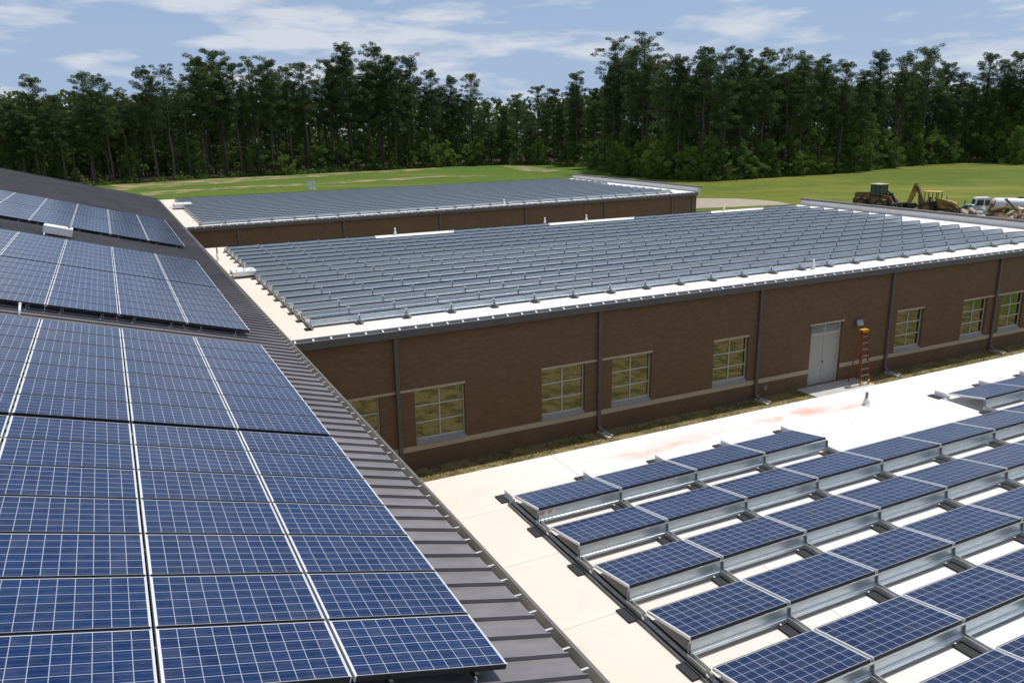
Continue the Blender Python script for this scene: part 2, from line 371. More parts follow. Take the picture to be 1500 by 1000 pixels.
for r0, r1 in zip(rows, rows[1:]):
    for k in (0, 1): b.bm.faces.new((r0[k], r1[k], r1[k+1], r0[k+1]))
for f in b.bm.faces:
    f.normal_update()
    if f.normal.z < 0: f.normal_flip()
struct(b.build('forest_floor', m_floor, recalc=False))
# bands of the mown field on the left
sheet('bare_soil_strip', pxpoly([(165,271.5),(300,263),(420,257.5),(560,250),(640,246),(640,248.6),(540,254.2),(430,261.5),(330,268.5),(240,275),(165,280)]), ZG+.04, m_tan, 1.6, 3)
sheet('field_path', pxpoly([(205,282.6),(330,274),(450,268.6),(560,262.6),(640,258.2),(720,256.8),(720,258.4),(640,260.4),(560,265.5),(450,272),(330,278.4),(210,288)]), ZG+.045, m_tan, 1.2, 5)
sheet('bare_soil_strip', pxpoly([(735,243),(775,243.5),(820,250),(800,252.5),(760,250)]), ZG+.05, m_tan, .8, 7)
sheet('gravel_pad', pxpoly([(1010,291),(1080,291),(1140,296),(1160,300),(1010,306)]), ZG+.05, m_gravel, .4, 8)
sheet('bare_soil_strip', pxpoly([(1380,240.3),(1430,238.6),(1470,240),(1430,241.6)]), ZG+.07, m_tan, .5, 9)

# ------------------------------------------------------------ main building with pitched metal roof
S = .2634; ths = math.atan(S); cs = math.cos(ths)
def rz_(x): return -S*x
mb_root = empty('pitched_roof_building', (0,0,ZG)); tag(mb_root, 'building with dark grey standing seam pitched roof on the left, carrying blue solar panels', 'building')
def par(o, root): o.parent = root; o.matrix_parent_inverse = root.matrix_world.inverted() if False else Matrix.Translation(-root.location); return o
YN, YF, XR = -6.0, 80.5, -19.0
b = MB(); xe = -.17
b.quad([(xe,YN,rz_(xe)),(XR,YN,rz_(XR)),(XR,YF,rz_(XR)),(xe,YF,rz_(xe))][::-1])
b.quad([(XR,YN,rz_(XR)),(2*XR,YN,0),(2*XR,YF,0),(XR,YF,rz_(XR))][::-1])
y = 6.23-.405*28
while y < YF-.1:                           # folded seams
    if y > YN:
        h = .052
        for sx0, sx1 in ((xe-.005, XR),):
            z0, z1 = rz_(sx0), rz_(sx1)
            A = [(sx0,y-.011,z0),(sx0,y+.011,z0),(sx0,y+.011,z0+h),(sx0,y-.011,z0+h)]; B = [(sx1,p[1],p[2]-z0+z1) for p in A]
            va = [b.bm.verts.new(p) for p in A]; vb = [b.bm.verts.new(p) for p in B]
            for i in range(4): b.bm.faces.new((va[i], va[(i+1)%4], vb[(i+1)%4], vb[i]))
            b.bm.faces.new(va)
    y += .405
par(b.build('roof', m_pan, mb_root), mb_root)
b = MB()                                    # rake trim at the far gable
M_ = Matrix.Translation((0,0,0))
for x0, x1 in ((-.1, XR),):
    A = [(x0,YF-.02,rz_(x0)-.22),(x0,YF+.10,rz_(x0)-.22),(x0,YF+.10,rz_(x0)+.09),(x0,YF-.02,rz_(x0)+.09)]; B = [(x1,p[1],p[2]-rz_(x0)+rz_(x1)) for p in A]
    va = [b.bm.verts.new(p) for p in A]; vb = [b.bm.verts.new(p) for p in B]
    for i in range(4): b.bm.faces.new((va[i], va[(i+1)%4], vb[(i+1)%4], vb[i]))
    b.bm.faces.new(va); b.bm.faces.new(vb)
par(b.build('rake_trim', m_bronze, mb_root), mb_root)
b = MB(); b.box(2*XR+.4, -.62, YN+.2, YF-.1, ZG-.1, -.12); b.quad([(-.62,YF-.1,-.12),(XR,YF-.1,rz_(XR)-.08),(2*XR+.4,YF-.1,-.12)])
par(b.build('wall', m_brick, mb_root), mb_root)
# box gutter
b = MB(); prof = [(-.20,-.02),(-.20,-.19),(.0,-.19),(.0,.012),(-.028,.012),(-.028,-.006),(-.012,-.006),(-.012,-.175),(-.188,-.175),(-.188,-.02)]
b.prism(prof, YN, YF+.05)
gu = par(b.build('gutter', [m_gutter], mb_root), mb_root)
b = MB(); b.prism([(.002,-.20),(.016,-.20),(.016,.02),(-.03,.02),(-.03,.014),(.002,.014)], YN, YF+.05)
par(b.build('gutter_lip', m_bronze, mb_root), mb_root)
bb = MB(); bb.box(-.19, -.013, -.014, .014, -.012, -.006); bb.box(-.2, -.15, -.014, .014, -.012, .02)
brm = bb.mesh('gutter_bracket', m_alu)
nb = 0; rest = MB(); y = 6.23-.405*3+.2
while y < YF:
    if nb < 95:
        o = put('gutter_bracket', brm, gu, (0, y, 0)); o.parent = gu; nb += 1
    else: rest.box(-.19, -.013, y-.014, y+.014, -.012, -.006)
    y += .405
o = rest.build('gutter_bracket', m_alu, gu); o['kind'] = 'stuff'

# ------------------------------------------------------------ flat-roofed wings
def wall_y(b, x0, x1, z0, z1, y, opens, depth, sk=lambda x, y: (x, y)):
    xs = sorted({x0, x1, *[o[0] for o in opens], *[o[1] for o in opens]}); zs = sorted({z0, z1, *[o[2] for o in opens], *[o[3] for o in opens]})
    for i in range(len(xs)-1):
        for j in range(len(zs)-1):
            cx, cz = (xs[i]+xs[i+1])/2, (zs[j]+zs[j+1])/2
            if any(o[0] < cx < o[1] and o[2] < cz < o[3] for o in opens): continue
            b.quad([(*sk(xs[i], y), zs[j]), (*sk(xs[i+1], y), zs[j]), (*sk(xs[i+1], y), zs[j+1]), (*sk(xs[i], y), zs[j+1])])
    for (a, c, d, e) in opens:
        for P in ([(a,y,d),(a,y+depth,d),(a,y+depth,e),(a,y,e)], [(c,y,d),(c,y,e),(c,y+depth,e),(c,y+depth,d)], [(a,y,e),(a,y+depth,e),(c,y+depth,e),(c,y,e)], [(a,y,d),(c,y,d),(c,y+depth,d),(a,y+depth,d)]):
            b.quad([(*sk(p[0], p[1]), p[2]) for p in P])
ZM, ZN = -1.12, -1.38
YM = 26.73; YW = 26.98; YMB = 52.6
WT, WB = -3.56, -6.03
WINX = [1.77, 5.17, 10.57, 13.94, 19.39, 31.37, 36.62, 39.9]
DOOR = (25.38, 27.48)
DSX = [4.51, 13.27, 21.97, 30.74, 39.28, 48.0]
mid = empty('middle_wing_building', (0,0,ZG)); tag(mid, 'long brown brick wing with white flat roof, grid windows and a double door', 'building')
b = MB(); opens = [(x, x+2.04, WB+.21, WT-.09) for x in WINX]+[(DOOR[0], DOOR[1], ZG+.05, WT-.04)]
wall_y(b, -.7, 49.0, ZG-.1, ZM-.12, YW, opens, .3)
b.quad([(49.0,YW,ZG-.1),(50.6,YMB-.25,ZG-.1),(50.6,YMB-.25,ZM-.22),(49.0,YW,ZM-.22)])
b.quad([(50.6,YMB-.25,ZG-.1),(-.7,YMB-.25,ZG-.1),(-.7,YMB-.25,ZM-.22),(50.6,YMB-.25,ZM-.22)])
par(b.build('wall', m_brick, mid, recalc=False), mid)
b = MB(); 
b.bm.faces.new([b.bm.verts.new(p) for p in [(-.62,YM+.13,ZM),(48.9,YM+.13,ZM),(50.5,YMB,ZM),(-.62,YMB,ZM)]])
b.bm.faces.new([b.bm.verts.new(p) for p in [(-.62,YMB,ZM),(51.1,YMB,ZM),(51.1,YMB,ZM-.2),(-.62,YMB,ZM-.2)]])
par(b.build('roof', m_mem, mid, recalc=False), mid)
def gutter(root, x0, x1, y, z, skew=0, brk=.62, far=False):
    """fascia and narrow gutter with bright straps along a roof edge"""
    M0 = Matrix.Translation((x0, y, z)) @ Matrix.Rotation(math.atan(skew), 4, 'Z'); Ln = (x1-x0)/math.cos(math.atan(skew))
    b = MB(); b.prism([(.13,-.36),(.13,-.20),(.02,-.20),(.02,-.10),(-.0,-.10),(-.0,-.36)], 0, Ln, ax='x', M=M0)
    g = par(b.build('gutter', m_bronze, root), root)
    b = MB(); b.box(0, Ln, .124, .134, -.198, -.003, M=M0); b.box(0, Ln, .022, .122, -.196, -.190, M=M0); b.box(0, Ln, -.012, .026, -.097, -.078, M=M0); b.box(0, Ln, .120, .19, .003, .014, M=M0)
    par(b.build('gutter_lining', m_zinc, root), root)
    bbm = MB(); bbm.prism([(.0,-.076),(.12,-.03),(.12,-.018),(.0,-.066)], -.03, .03, ax='x'); me = bbm.mesh('gutter_strap', m_white); n = 0; x = .3
    while x < Ln and n < 95 and not far:
        o = put('gutter_strap', me, g); o.matrix_local = M0 @ Matrix.Translation((x, 0, 0)); x += brk; n += 1
gutter(mid, 0.02, 49.0, YM, ZM)
def parapet(root, p0, p1, z, h, t=.3):
    p0 = Vector(p0); p1 = Vector(p1); d = p1-p0; ang = math.atan2(d.y, d.x); Ln = d.length
    M0 = Matrix.Translation((p0.x, p0.y, z)) @ Matrix.Rotation(ang, 4, 'Z')
    b = MB(); b.box(0, Ln, -t, 0, -.3, h, M=M0); par(b.build('parapet', m_mem, root), root)
    b = MB(); b.box(-.04, Ln+.04, -t-.04, .04, h+.002, h+.06, M=M0); b.box(-.04, Ln+.04, -t-.045, -t-.012, h-.14, h, M=M0); b.box(-.04, Ln+.04, .012, .042, h-.09, h, M=M0)
    par(b.build('parapet_cap', m_bronze, root), root)
parapet(mid, (49.15,YM+.02), (50.75,YMB), ZM, .5)
# stone band, head lintels
cuts = sorted([DOOR]); x = 0.0
for a, c in cuts+[(49.0, 50)]:
    if a-x > .05: par(MB().box(x, a, YW-.008, YW+.05, WB, WB+.21).build('stone_band', m_band, mid), mid)
    x = c
for a, c in ((1.77,7.21),(10.57,15.98),(19.39,21.43),(25.3,27.56),(31.37,33.41),(36.62,41.94)): par(MB().box(a-.02, c+.02, YW-.012, YW+.05, WT-.09, WT).build('head_lintel', m_band, mid), mid)
b = MB()
for x in (9.05, 17.7, 24.0, 35.0): b.box(x, x+.014, YW-.004, YW, ZG, ZM-.36)
par(b.build('control_joint', mat('joint sealant', (.16,.12,.09), .8), mid), mid)
# recessed darker brick below the sills
m_bd = mat('soldier brick dark', (.180,.120,.075), .92, var=.12, vscale=5, stretch=(3,1,1))
for x in WINX:
    wroot = par(MB().box(x, x+2.04, YW+.13, YW+.28, WB+.21, WB+.4).build('window', m_grayframe, mid), mid)
    X0, X1, Z0, Z1 = x, x+2.04, WB+.40, WT-.09
    f = MB(); fy0, fy1 = YW+.13, YW+.19; t = .055
    f.box(X0, X0+t, fy0, fy1, Z0, Z1); f.box(X1-t, X1, fy0, fy1, Z0, Z1); f.box(X0+t, X1-t, fy0, fy1, Z1-t, Z1); f.box(X0+t, X1-t, fy0, fy1, Z0, Z0+t)
    cxm = (X0+X1)/2; f.box(cxm-t/2, cxm+t/2, fy0+.003, fy1-.003, Z0+t, Z1-t)
    for k in (1, 2):
        zz = Z0+(Z1-Z0)*k/3
        f.box(X0+t, cxm-t/2, fy0+.003, fy1-.003, zz-t/2, zz+t/2); f.box(cxm+t/2, X1-t, fy0+.003, fy1-.003, zz-t/2, zz+t/2)
    o = f.build('frame', m_grayframe, wroot)
    o = MB().box(X0+.03, X1-.03, fy0+.035, fy0+.045, Z0+.03, Z1-.03).build('pane', m_glass, wroot)
    s_ = MB(); s_.prism([(YW-.03,WB+.212),(YW+.128,WB+.212),(YW+.128,WB+.39),(YW-.03,WB+.235)], X0+.002, X1-.002, ax='x'); s_.build('sill', m_sill, wroot)
    par(MB().box(X0, X1, YW-.003, YW+.03, ZG, WB-.002).build('under_sill_panel', m_bd, mid), mid)
# door
dr = par(MB().box(DOOR[0]+.06, DOOR[1]-.06, YW+.2, YW+.25, ZG+.06, -4.22).build('door', m_door, mid), mid)
f = MB(); f.box(DOOR[0], DOOR[0]+.06, YW+.13, YW+.28, ZG+.05, WT-.04); f.box(DOOR[1]-.06, DOOR[1], YW+.13, YW+.28, ZG+.05, WT-.04); f.box(DOOR[0]+.06, DOOR[1]-.06, YW+.13, YW+.28, -4.22, -4.10); f.box(DOOR[0]+.06, DOOR[1]-.06, YW+.13, YW+.28, WT-.10, WT-.04)
f.box((DOOR[0]+DOOR[1])/2-.03, (DOOR[0]+DOOR[1])/2+.03, YW+.14, YW+.27, -4.10, WT-.10); f.build('frame', m_grayframe, dr)
f = MB(); cxm = (DOOR[0]+DOOR[1])/2; f.box(cxm-.004, cxm+.004, YW+.197, YW+.2, ZG+.06, -4.22); f.build('meeting_gap', m_black, dr)
f = MB(); f.cyl((cxm+.07, YW+.185, -5.62), (cxm+.07, YW+.2, -5.62), .055); f.cyl((cxm+.07, YW+.15, -5.62), (cxm+.07, YW+.185, -5.62), .03); f.build('handle', m_galv2, dr)
f = MB()
for hx in (DOOR[0]+.08, DOOR[1]-.12):
    for hz in (-6.4, -5.5, -4.5): f.box(hx, hx+.03, YW+.19, YW+.2, hz, hz+.1)
f.build('hinge', m_galv2, dr)
f = MB()
for sx0, sx1 in ((DOOR[0]+.06, cxm-.03), (cxm+.03, DOOR[1]-.06)):
    for k in range(6):
        z0 = -4.085+k*.074; f.prism([(YW+.15,z0),(YW+.15,z0+.012),(YW+.20,z0+.042),(YW+.20,z0+.030)], sx0, sx1, ax='x')
lv = par(f.build('louver', m_grayframe, mid), mid)
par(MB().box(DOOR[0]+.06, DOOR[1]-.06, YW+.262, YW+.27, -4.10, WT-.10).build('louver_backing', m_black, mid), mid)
o = MB().box(24.67, 28.62, 24.6, YW-.002, ZG, ZG+.07, bev=.01).build('door_slab', m_conc); struct(o)
# downspouts and splash blocks
for i, x in enumerate(DSX):
    d_ = MB(); d_.box(x-.075, x+.075, YW-.13, YW-.022, ZG+.32, ZM-.36)
    d_.prism([(YW-.13,ZG+.32),(YW-.022,ZG+.32),(YW-.022,ZG+.22),(YW-.30,ZG+.10),(YW-.34,ZG+.19)], x-.075, x+.075, ax='x')
    ds = par(d_.build('downspout', m_bronze, mid), mid)
    k_ = MB()
    for zz in (ZG+1.2, ZG+3.0, ZM-.7): k_.box(x-.10, x+.10, YW-.138, YW-.0, zz, zz+.04)
    k_.build('strap', m_bronze, ds)
    s = MB(); s.box(-.17, .17, -.75, 0, 0, .05); s.box(-.17, -.12, -.75, 0, .05, .12); s.box(.12, .17, -.75, 0, .05, .12)
    s.box(-.12, .12, -.06, 0, .05, .12)
    so_ = s.build('splash_block', m_conc, loc=(x, YW-.2, ZG+.03))
    where = ['left of the first full window from the metal roof', 'between the second and third full windows', 'right of the fourth window, left of the double door', 'right of the ladder', 'between the two rightmost windows', 'at the right end of the wing'][i]
    tag(so_, 'concrete splash block under the downspout '+where, 'splash block', 'splash blocks under the downspouts')
# tiny wall box
jb = MB().box(22.52, 22.72, YW-.05, YW-.002, -6.40, -6.22, bev=.01).build('outlet_box', m_sill); tag(jb, 'small grey outlet box low on the brick wall between window and double door', 'outlet box')
# wall light
wl = empty('wall_light', (28.44, YW, -3.82)); tag(wl, 'grey angled wall light mounted above the stepladder', 'light')
MB().box(-.17, .17, -.16, -.002, -.06, .16, bev=.015).build('housing', mat('light housing', (.13,.15,.2), .5), wl)
l_ = MB(); l_.prism([(-.165,.15),(-.30,-.10),(-.165,-.12)], -.19, .19, ax='x'); l_.build('lens_cover', mat('lens cover', (.42,.48,.58), .2, 0, .6), wl)

# far wing (slightly skewed in plan)
SK = .072
def fsk(x, y): return (x+.075*max(0, y-66)*(x/55), y+SK*(x-1)*(1-.0*(y-66)))
far = empty('far_wing_building', (0,0,ZG)); tag(far, 'farthest brown brick wing with a white flat roof full of grey rack rows', 'building')
YFE = 65.5; YFB = 95.6
b = MB()
q = lambda x, y, z: (*fsk(x, y), z)
b.quad([q(-.7,YFE+.25,ZG-.1), q(52.9,YFE+.25,ZG-.1), q(52.9,YFE+.25,ZM-.22), q(-.7,YFE+.25,ZM-.22)])
b.quad([q(52.9,YFE+.25,ZG-.1), q(52.9,YFB-.3,ZG-.1), q(52.9,YFB-.3,ZM-.22), q(52.9,YFE+.25,ZM-.22)])
b.quad([q(52.9,YFB-.3,ZG-.1), q(-.7,YFB-.3,ZG-.1), q(-.7,YFB-.3,ZM-.22), q(52.9,YFB-.3,ZM-.22)])
par(b.build('wall', m_brick, far, recalc=False), far)
b = MB(); b.quad([q(-.62,YFE+.13,ZM), q(52.8,YFE+.13,ZM), q(52.8,YFB,ZM), q(-.62,YFB,ZM)]); b.quad([q(-.62,YFB,ZM), q(52.8,YFB,ZM), q(52.8,YFB,ZM-.2), q(-.62,YFB,ZM-.2)])
par(b.build('roof', m_mem, far, recalc=False), far)
p0 = fsk(0.02, YFE); gutter(far, p0[0], fsk(52.9, YFE)[0], p0[1], ZM, SK, .62)
parapet(far, fsk(52.9,YFE), fsk(52.9,YFB), ZM, .55)
for i, x in enumerate((4.7, 13.3, 22.2, 31.2, 40.5, 49.4, 52.3)):
    X_, Y_ = fsk(x, YFE); d_ = MB(); d_.box(X_-.085, X_+.085, Y_+.12, Y_+.24, ZG, ZM-.36); par(d_.build('downspout', m_bronze, far), far)

# near wing
near = empty('near_wing_building', (0,0,ZG)); tag(near, 'nearest wing with a bright white membrane roof at the lower right', 'building')
b = MB(); YNE = 14.606
b.quad([(-.62,-14,ZN),(50.5,-14,ZN),(50.5,YNE,ZN),(-.62,YNE,ZN)])
par(b.build('roof', m_mem_near, near, recalc=False), near)
b = MB(); b.box(-.62, 50.5, -13.9, YNE-.28, ZG-.1, ZN-.12); par(b.build('wall', m_brick, near), near)
b = MB(); b.box(0.02, 50.5, YNE+.001, YNE+.012, ZN-.2, ZN+.003)
par(b.build('edge_trim', m_white, near), near)

# ------------------------------------------------------------ solar panels on the pitched roof
m_blackfr = mat('black frame long sides', (.022,.022,.024), .45, 0, .4)  # long frame sides coloured black, short sides pale aluminium
def panel_meshes(Lx, Wy, mc, th=.045, fm=None):
    b = MB(); fr = .012
    b.box(fr, Lx-fr, fr, Wy-fr, -.006, 0.0); me = b.mesh('solar_panel', [mc])
    b = MB()
    b.box(0, fr, 0, Wy, -th, .004); b.box(Lx-fr, Lx, 0, Wy, -th, .004); b.box(fr, Lx-fr, 0, fr, -th, .004, mi=1); b.box(fr, Lx-fr, Wy-fr, Wy, -th, .004, mi=1)
    b.box(fr, Lx-fr, fr, Wy-fr, -.014, -.009)
    return me, b.mesh('frame', fm)
pm, pf = panel_meshes(LP, WP, m_cell, .05, [m_alu, m_blackfr])
m_darkframe = mat('frame in shade side', (.06,.06,.065), .5)
def strip_src():
    root = empty('solar_panel_strip')
    for k in range(7):
        p = put('solar_panel', pm, root, (0, k*1.01, 0)); put('frame', pf, p)
    for f_ in (.22, .78):
        b = MB(); b.box(LP*f_-.02, LP*f_+.02, -.05, 7*1.01+.02, -.11, -.048); r_ = b.build('mounting_rail', m_black, root)
        b = MB(); b.box(LP*f_-.032, LP*f_-.022, -.10, -.055, -.17, -.06); b.box(LP*f_-.07, LP*f_-.022, -.10, -.055, -.175, -.165)
        for yy in (.02, 2.0, 4.0, 6.2): b.box(LP*f_+.022, LP*f_+.03, yy, yy+.05, -.18, -.06)
        b.build('mounting_foot', m_galv, root)
    return root
X0P, Y0P, HP, CPX = -1.057, 6.28, .20, 1.634
arr = [('closest', Y0P, 5), ('second', Y0P+14*1.01+.114+1.753, 7), ('highest and farthest', Y0P+2*(14*1.01+.114)+1.753+5.0, 9)]
src = None
for an, ya, nc in arr:
    for half in (0, 1):
        for c in range(nc):
            s = strip_src() if src is None else copy_tree(src)
            if src is None: src = s
            u0 = (c+1)*CPX-(CPX-LP)/2+.02
            x = X0P-u0*cs; s.location = (x, ya+half*(7*1.01+.114)+.012, -S*x+HP); s.rotation_euler = (0, ths, 0)
            col = 'the eave-side' if c == 0 else 'the '+ORD[c]
            tag(s, f'{"near" if half == 0 else "far"} half of {col} column of blue panels, {an} array', 'solar panels', 'solar panel strips on the pitched roof')

# ------------------------------------------------------------ rack rows on the flat roofs
PW = 1.84; QP = 1.4575; HB, HF, DP = .175, .336, 1.0
TL = math.atan((HF-HB)/DP)
rm, rf = panel_meshes(LW, WW, m_cell2, .042, [m_alu, m_blackfr])
db = MB(); db.prism([(-.002,-.052),(-.024,-.052),(-.026,-.066),(-.006,-.068),(-.018,-.190),(-.034,-.200),(-.035,-.216),(-.046,-.222),(-.054,-.262),(-.046,-.262),(-.038,-.230),(-.008,-.214)], .003, PW-.003, ax='x')
dm = db.mesh('wind_deflector', [m_galv])
tb = MB(); tb.box(-.035, .035, -QP+.03, -DP-.02, .03, .042); tb.box(-.042, -.035, -QP+.03, -DP-.02, .03, .125); tb.box(.035, .042, -QP+.03, -DP-.02, .03, .125); tb.box(-.012, .012, -.06, .0, .0425, .12); tb.box(-.035, .035, -DP-.02, .02, .031, .041)
tm = tb.mesh('support_tray', [m_galv3])
pb = MB(); pb.box(-.24, .02, -DP-.40, -DP-.04, .004, .03, bev=.006)
pmh = pb.mesh('rubber_pad', [m_rubber])
sb = MB(); sb.prism([(-DP-.052,.03),(-DP-.0,.03),(-DP-.0,.27),(-DP-.038,.27)], -.012, .012, ax='x'); sb.prism([(-DP-.11,.03),(-DP-.052,.03),(-DP-.052,.14)], -.004, .004, ax='x')
sbm = sb.mesh('splice_bracket', [m_galv2])
ppb = MB(); ppb.prism([(0,.03),(.34,.03),(.34,.075),(.10,.16),(0,.16)], -.006, .006, ax='y'); ppm = None
eb = MB(); eb.prism([(.01,.03),(.37,.03),(.37,.155),(.01,.155)], -.005, .005, ax='x'); eb.box(-.035, .005, .01, .37, .029, .036); epm = eb.mesh('end_bracket', [m_alu])
pb2 = MB(); pb2.box(-.19, .03, .10, .44, .004, .028, bev=.006); pad_end = pb2.mesh('rubber_pad', [m_rubber])
lb = MB(); lb.prism([(-.0,.125),(-DP,.30),(-DP-.01,.10),(-DP+.03,.10),(-DP+.02,.24),(-.02,.10)], -.004, .004, ax='x'); left_end = lb.mesh('side_bracket', [m_alu])
sp_ = MB(); sp_.prism([(-.05,.10),(-DP-.03,.29),(-DP-.06,.08),(-DP+.10,.16),(-.3,.10)], -.006, .006, ax='x'); side_me = sp_.mesh('side_plate', [m_galv])
def rack_row(x, y, z, cols, rz=0, first=False, last=False, pads=True, base_pads=True):
    root = empty('panel_rack_row', (x, y, z), rz)
    for c in cols:
        p = put('solar_panel', rm, root, ((c*PW)+(PW-LW)/2, -DP, HF)); p.rotation_euler = (-TL, 0, 0); put('frame', rf, p)
        put('wind_deflector', dm, root, (c*PW, -DP, HF))
    for c in sorted(set(cols)|{k+1 for k in cols}):
        put('splice_bracket', sbm, root, (c*PW, 0, 0))
        if base_pads:
            t_ = put('support_tray', tm, root, (c*PW, 0, 0)); put('rubber_pad', pmh, t_)
        if first:
            e_ = put('end_bracket', epm, root, (c*PW+.0, 0, 0)); put('rubber_pad', pad_end, e_)
    return root
XN0, YN0 = 2.2297, 12.849
for r in range(8):
    y = YN0-r*QP
    if r == 0:
        a = rack_row(XN0, y, ZN, range(0, 4), first=True); tag(a, 'short rack row of four panels along the roof edge, left of the white vent cone', 'solar rack', 'rack rows on the near white roof')
        a = rack_row(XN0, y, ZN, range(7, 12), first=True); tag(a, 'short rack row along the roof edge, right of the white vent cone', 'solar rack', 'rack rows on the near white roof')
    else:
        a = rack_row(XN0, y, ZN, range(0, 11-(r > 3)*3)); tag(a, f'{ORD[r]} blue panel rack row from the far edge, near white roof', 'solar rack', 'rack rows on the near white roof')
MIDN = 16
XM0 = 1.822; YM0 = 28.40+DP
gaps = set(range(5, 8))|set(range(12, 16))|set(range(20, 23))
for r in range(MIDN):
    n = 24 if r < 8 else 25
    cols = [c for c in range(n) if not (r == MIDN-1 and c in gaps)]
    a = rack_row(XM0, YM0+r*QP, ZM, cols, base_pads=(r == 0))
    where = 'nearest the gutter' if r == 0 else (ORD[r]+' from the gutter' if r < MIDN-1 else 'along the back edge, with gaps')
    t_ = put('support_tray', tm, a, (0, 0, 0)); put('rubber_pad', pmh, t_); put('side_plate', side_me, a, (-.01, 0, 0))
    tag(a, f'grey steel rack row on the middle flat roof, {where}', 'solar rack', 'rack rows on the middle flat roof')
FARN = 18
for r in range(FARN):
    y0 = 67.6+r*QP*1.03; n = 26 if r < 10 else 27
    p = fsk(2.0, y0); a = rack_row(p[0], p[1], ZM, range(n), rz=math.atan(SK), base_pads=(r == 0))
    where = 'nearest the gutter' if r == 0 else (ORD[r]+' from the gutter' if r < FARN-1 else 'along the back edge')
    tag(a, f'distant grey rack row on the far flat roof, {where}', 'solar rack', 'rack rows on the far flat roof')
er = MB().box(-.10, .10, -9.6, .02, .006, .022).build('rubber_strip_base', m_rubber); er.name = 'edge_rail'
er.location = (XN0, YN0, ZN); MB().box(-.104, -.100, -9.6, .02, .006, .055).build('upstand', m_galv2, er); tag(er, 'long thin black edge rail along the left ends of the near roof racks', 'rail')
# orange and white tape on the first deflector
b = MB()
for k in range(4): b.quad([(.10+k*.08,-.0,.0),(.14+k*.08,-.0,.0),(.10+k*.08,-.0,-.07),(.06+k*.08,-.0,-.07)], mi=k % 2)
tp = b.build('tape_mark', [mat('orange tape', (.75,.26,.12), .6), mat('white tape', (.8,.8,.78), .6)], loc=(XN0, YN0-DP-.0335, ZN+HF-.068)); tag(tp, 'orange striped warning tape on the first rack deflector of the near roof', 'tape')

# ------------------------------------------------------------ roof-top fittings
def vent(name, loc, label, h=.55, r=.045, cone=.2, cap=m_bronze, cat='vent pipe', body=m_whitepvc):
    e = empty(name, loc); tag(e, label, cat)
    MB().cyl((0,0,0), (0,0,.03), cone*1.15, cone*1.1, 16).cyl((0,0,.03), (0,0,h*.55), cone*.8, r*1.3, 16).build('flashing_cone', m_white, e)
    MB().cyl((0,0,h*.4), (0,0,h), r, r, 12).build('pipe', cap, e); return e
vent('roof_vent', (12.95, 13.60, ZN), 'white cone roof vent with a brown pipe on the near white roof', .34, .038, .12, mat('rusty pipe', (.3,.17,.12), .6))
vent('roof_vent', (26.3, 28.05, ZM), 'white vent pipe by the gutter in front of the middle roof racks', .48, .045, .13, m_whitepvc)
for (x, y), s_ in zip(((13.0,52.15),(24.6,52.15),(28.2,52.15),(41.6,52.15)), ('leftmost of the four along the back edge of the middle roof','second from the left along the back edge of the middle roof','third from the left along the back edge of the middle roof','rightmost along the back edge of the middle roof')):
    vent('roof_vent', (x, y, ZM), 'thin white vent pipe, '+s_, .5, .05, .13, m_whitepvc)
vent('roof_vent', (*fsk(29.2,66.5), ZM), 'short white vent pipe at the front edge of the far roof', .5, .07, .2, m_whitepvc)
vent('roof_vent', (.9, 46.8, ZM), 'slim grey pipe on the white strip beside the pitched roof, behind the combiner box', .75, .04, .08, m_galv2)
def combiner(loc, L_, W_, H_, label, rz=0):
    e = empty('combiner_box', loc, rz); tag(e, label, 'electrical box')
    MB().box(0, L_, 0, W_, .12, .12+H_, bev=.02).build('enclosure', m_white, e)
    b = MB(); b.box(.03, L_-.03, .02, W_-.02, .122+H_, .14+H_); b.build('lid', m_white, e)
    b = MB()
    for xx in (.06, L_-.10): b.box(xx, xx+.05, .04, W_-.04, .02, .12)
    b.build('foot_rail', m_galv2, e)
    b = MB()
    for k in range(3): b.cyl((-.02, W_*(.25+.25*k), .12+H_*.5), (.0, W_*(.25+.25*k), .12+H_*.5), .05)
    b.cyl((-.02, W_*.5, .12+H_*.5), (-.42, W_*.5, .10), .025)
    b.build('conduit', m_galv2, e)
    b = MB()
    for k in range(3): b.cyl((L_*(.2+.3*k), W_*.3, .14+H_), (L_*(.2+.3*k), W_*.3, .19+H_), .03)
    b.build('knob', m_black, e)
    return e
combiner((.82, 40.3, ZM), 1.15, 1.1, .20, 'white combiner box on the middle roof beside the pitched roof')
combiner((1.35, 82.0, ZM), 1.6, 2.2, .35, 'white combiner box on the far roof beside the pitched roof')
# inverter on the pitched roof and pale post
e = empty('inverter_box', (-6.15, 38.3, rz_(-6.15)+.02)); e.rotation_euler = (0, ths, 0); tag(e, 'white inverter box sitting in the gap below the highest solar array', 'electrical box')
MB().box(-.62, .45, -.1, .75, .10, .42, bev=.02).build('enclosure', m_white, e); MB().box(-.5, -.44, -.05, .7, 0, .10).box(.26, .32, -.05, .7, 0, .10).build('foot_rail', m_galv2, e); MB().cyl((.3,.3,.42), (.3,.3,.52), .05).build('knob', m_galv2, e)
MB().cyl((-.55,-.11,.15), (-.55,-.45,.04), .025).build('conduit', m_galv, e)
e = empty('roof_post', (-6.33, 21.55, rz_(-6.33))); tag(e, 'short white pipe standing in the gap between the two nearest arrays', 'pipe')
MB().cyl((0,0,0), (.03,.24,.22), .028).build('pipe', m_whitepvc, e); MB().cyl((.03,.24,.22), (.034,.265,.245), .036).build('cap', m_whitepvc, e)
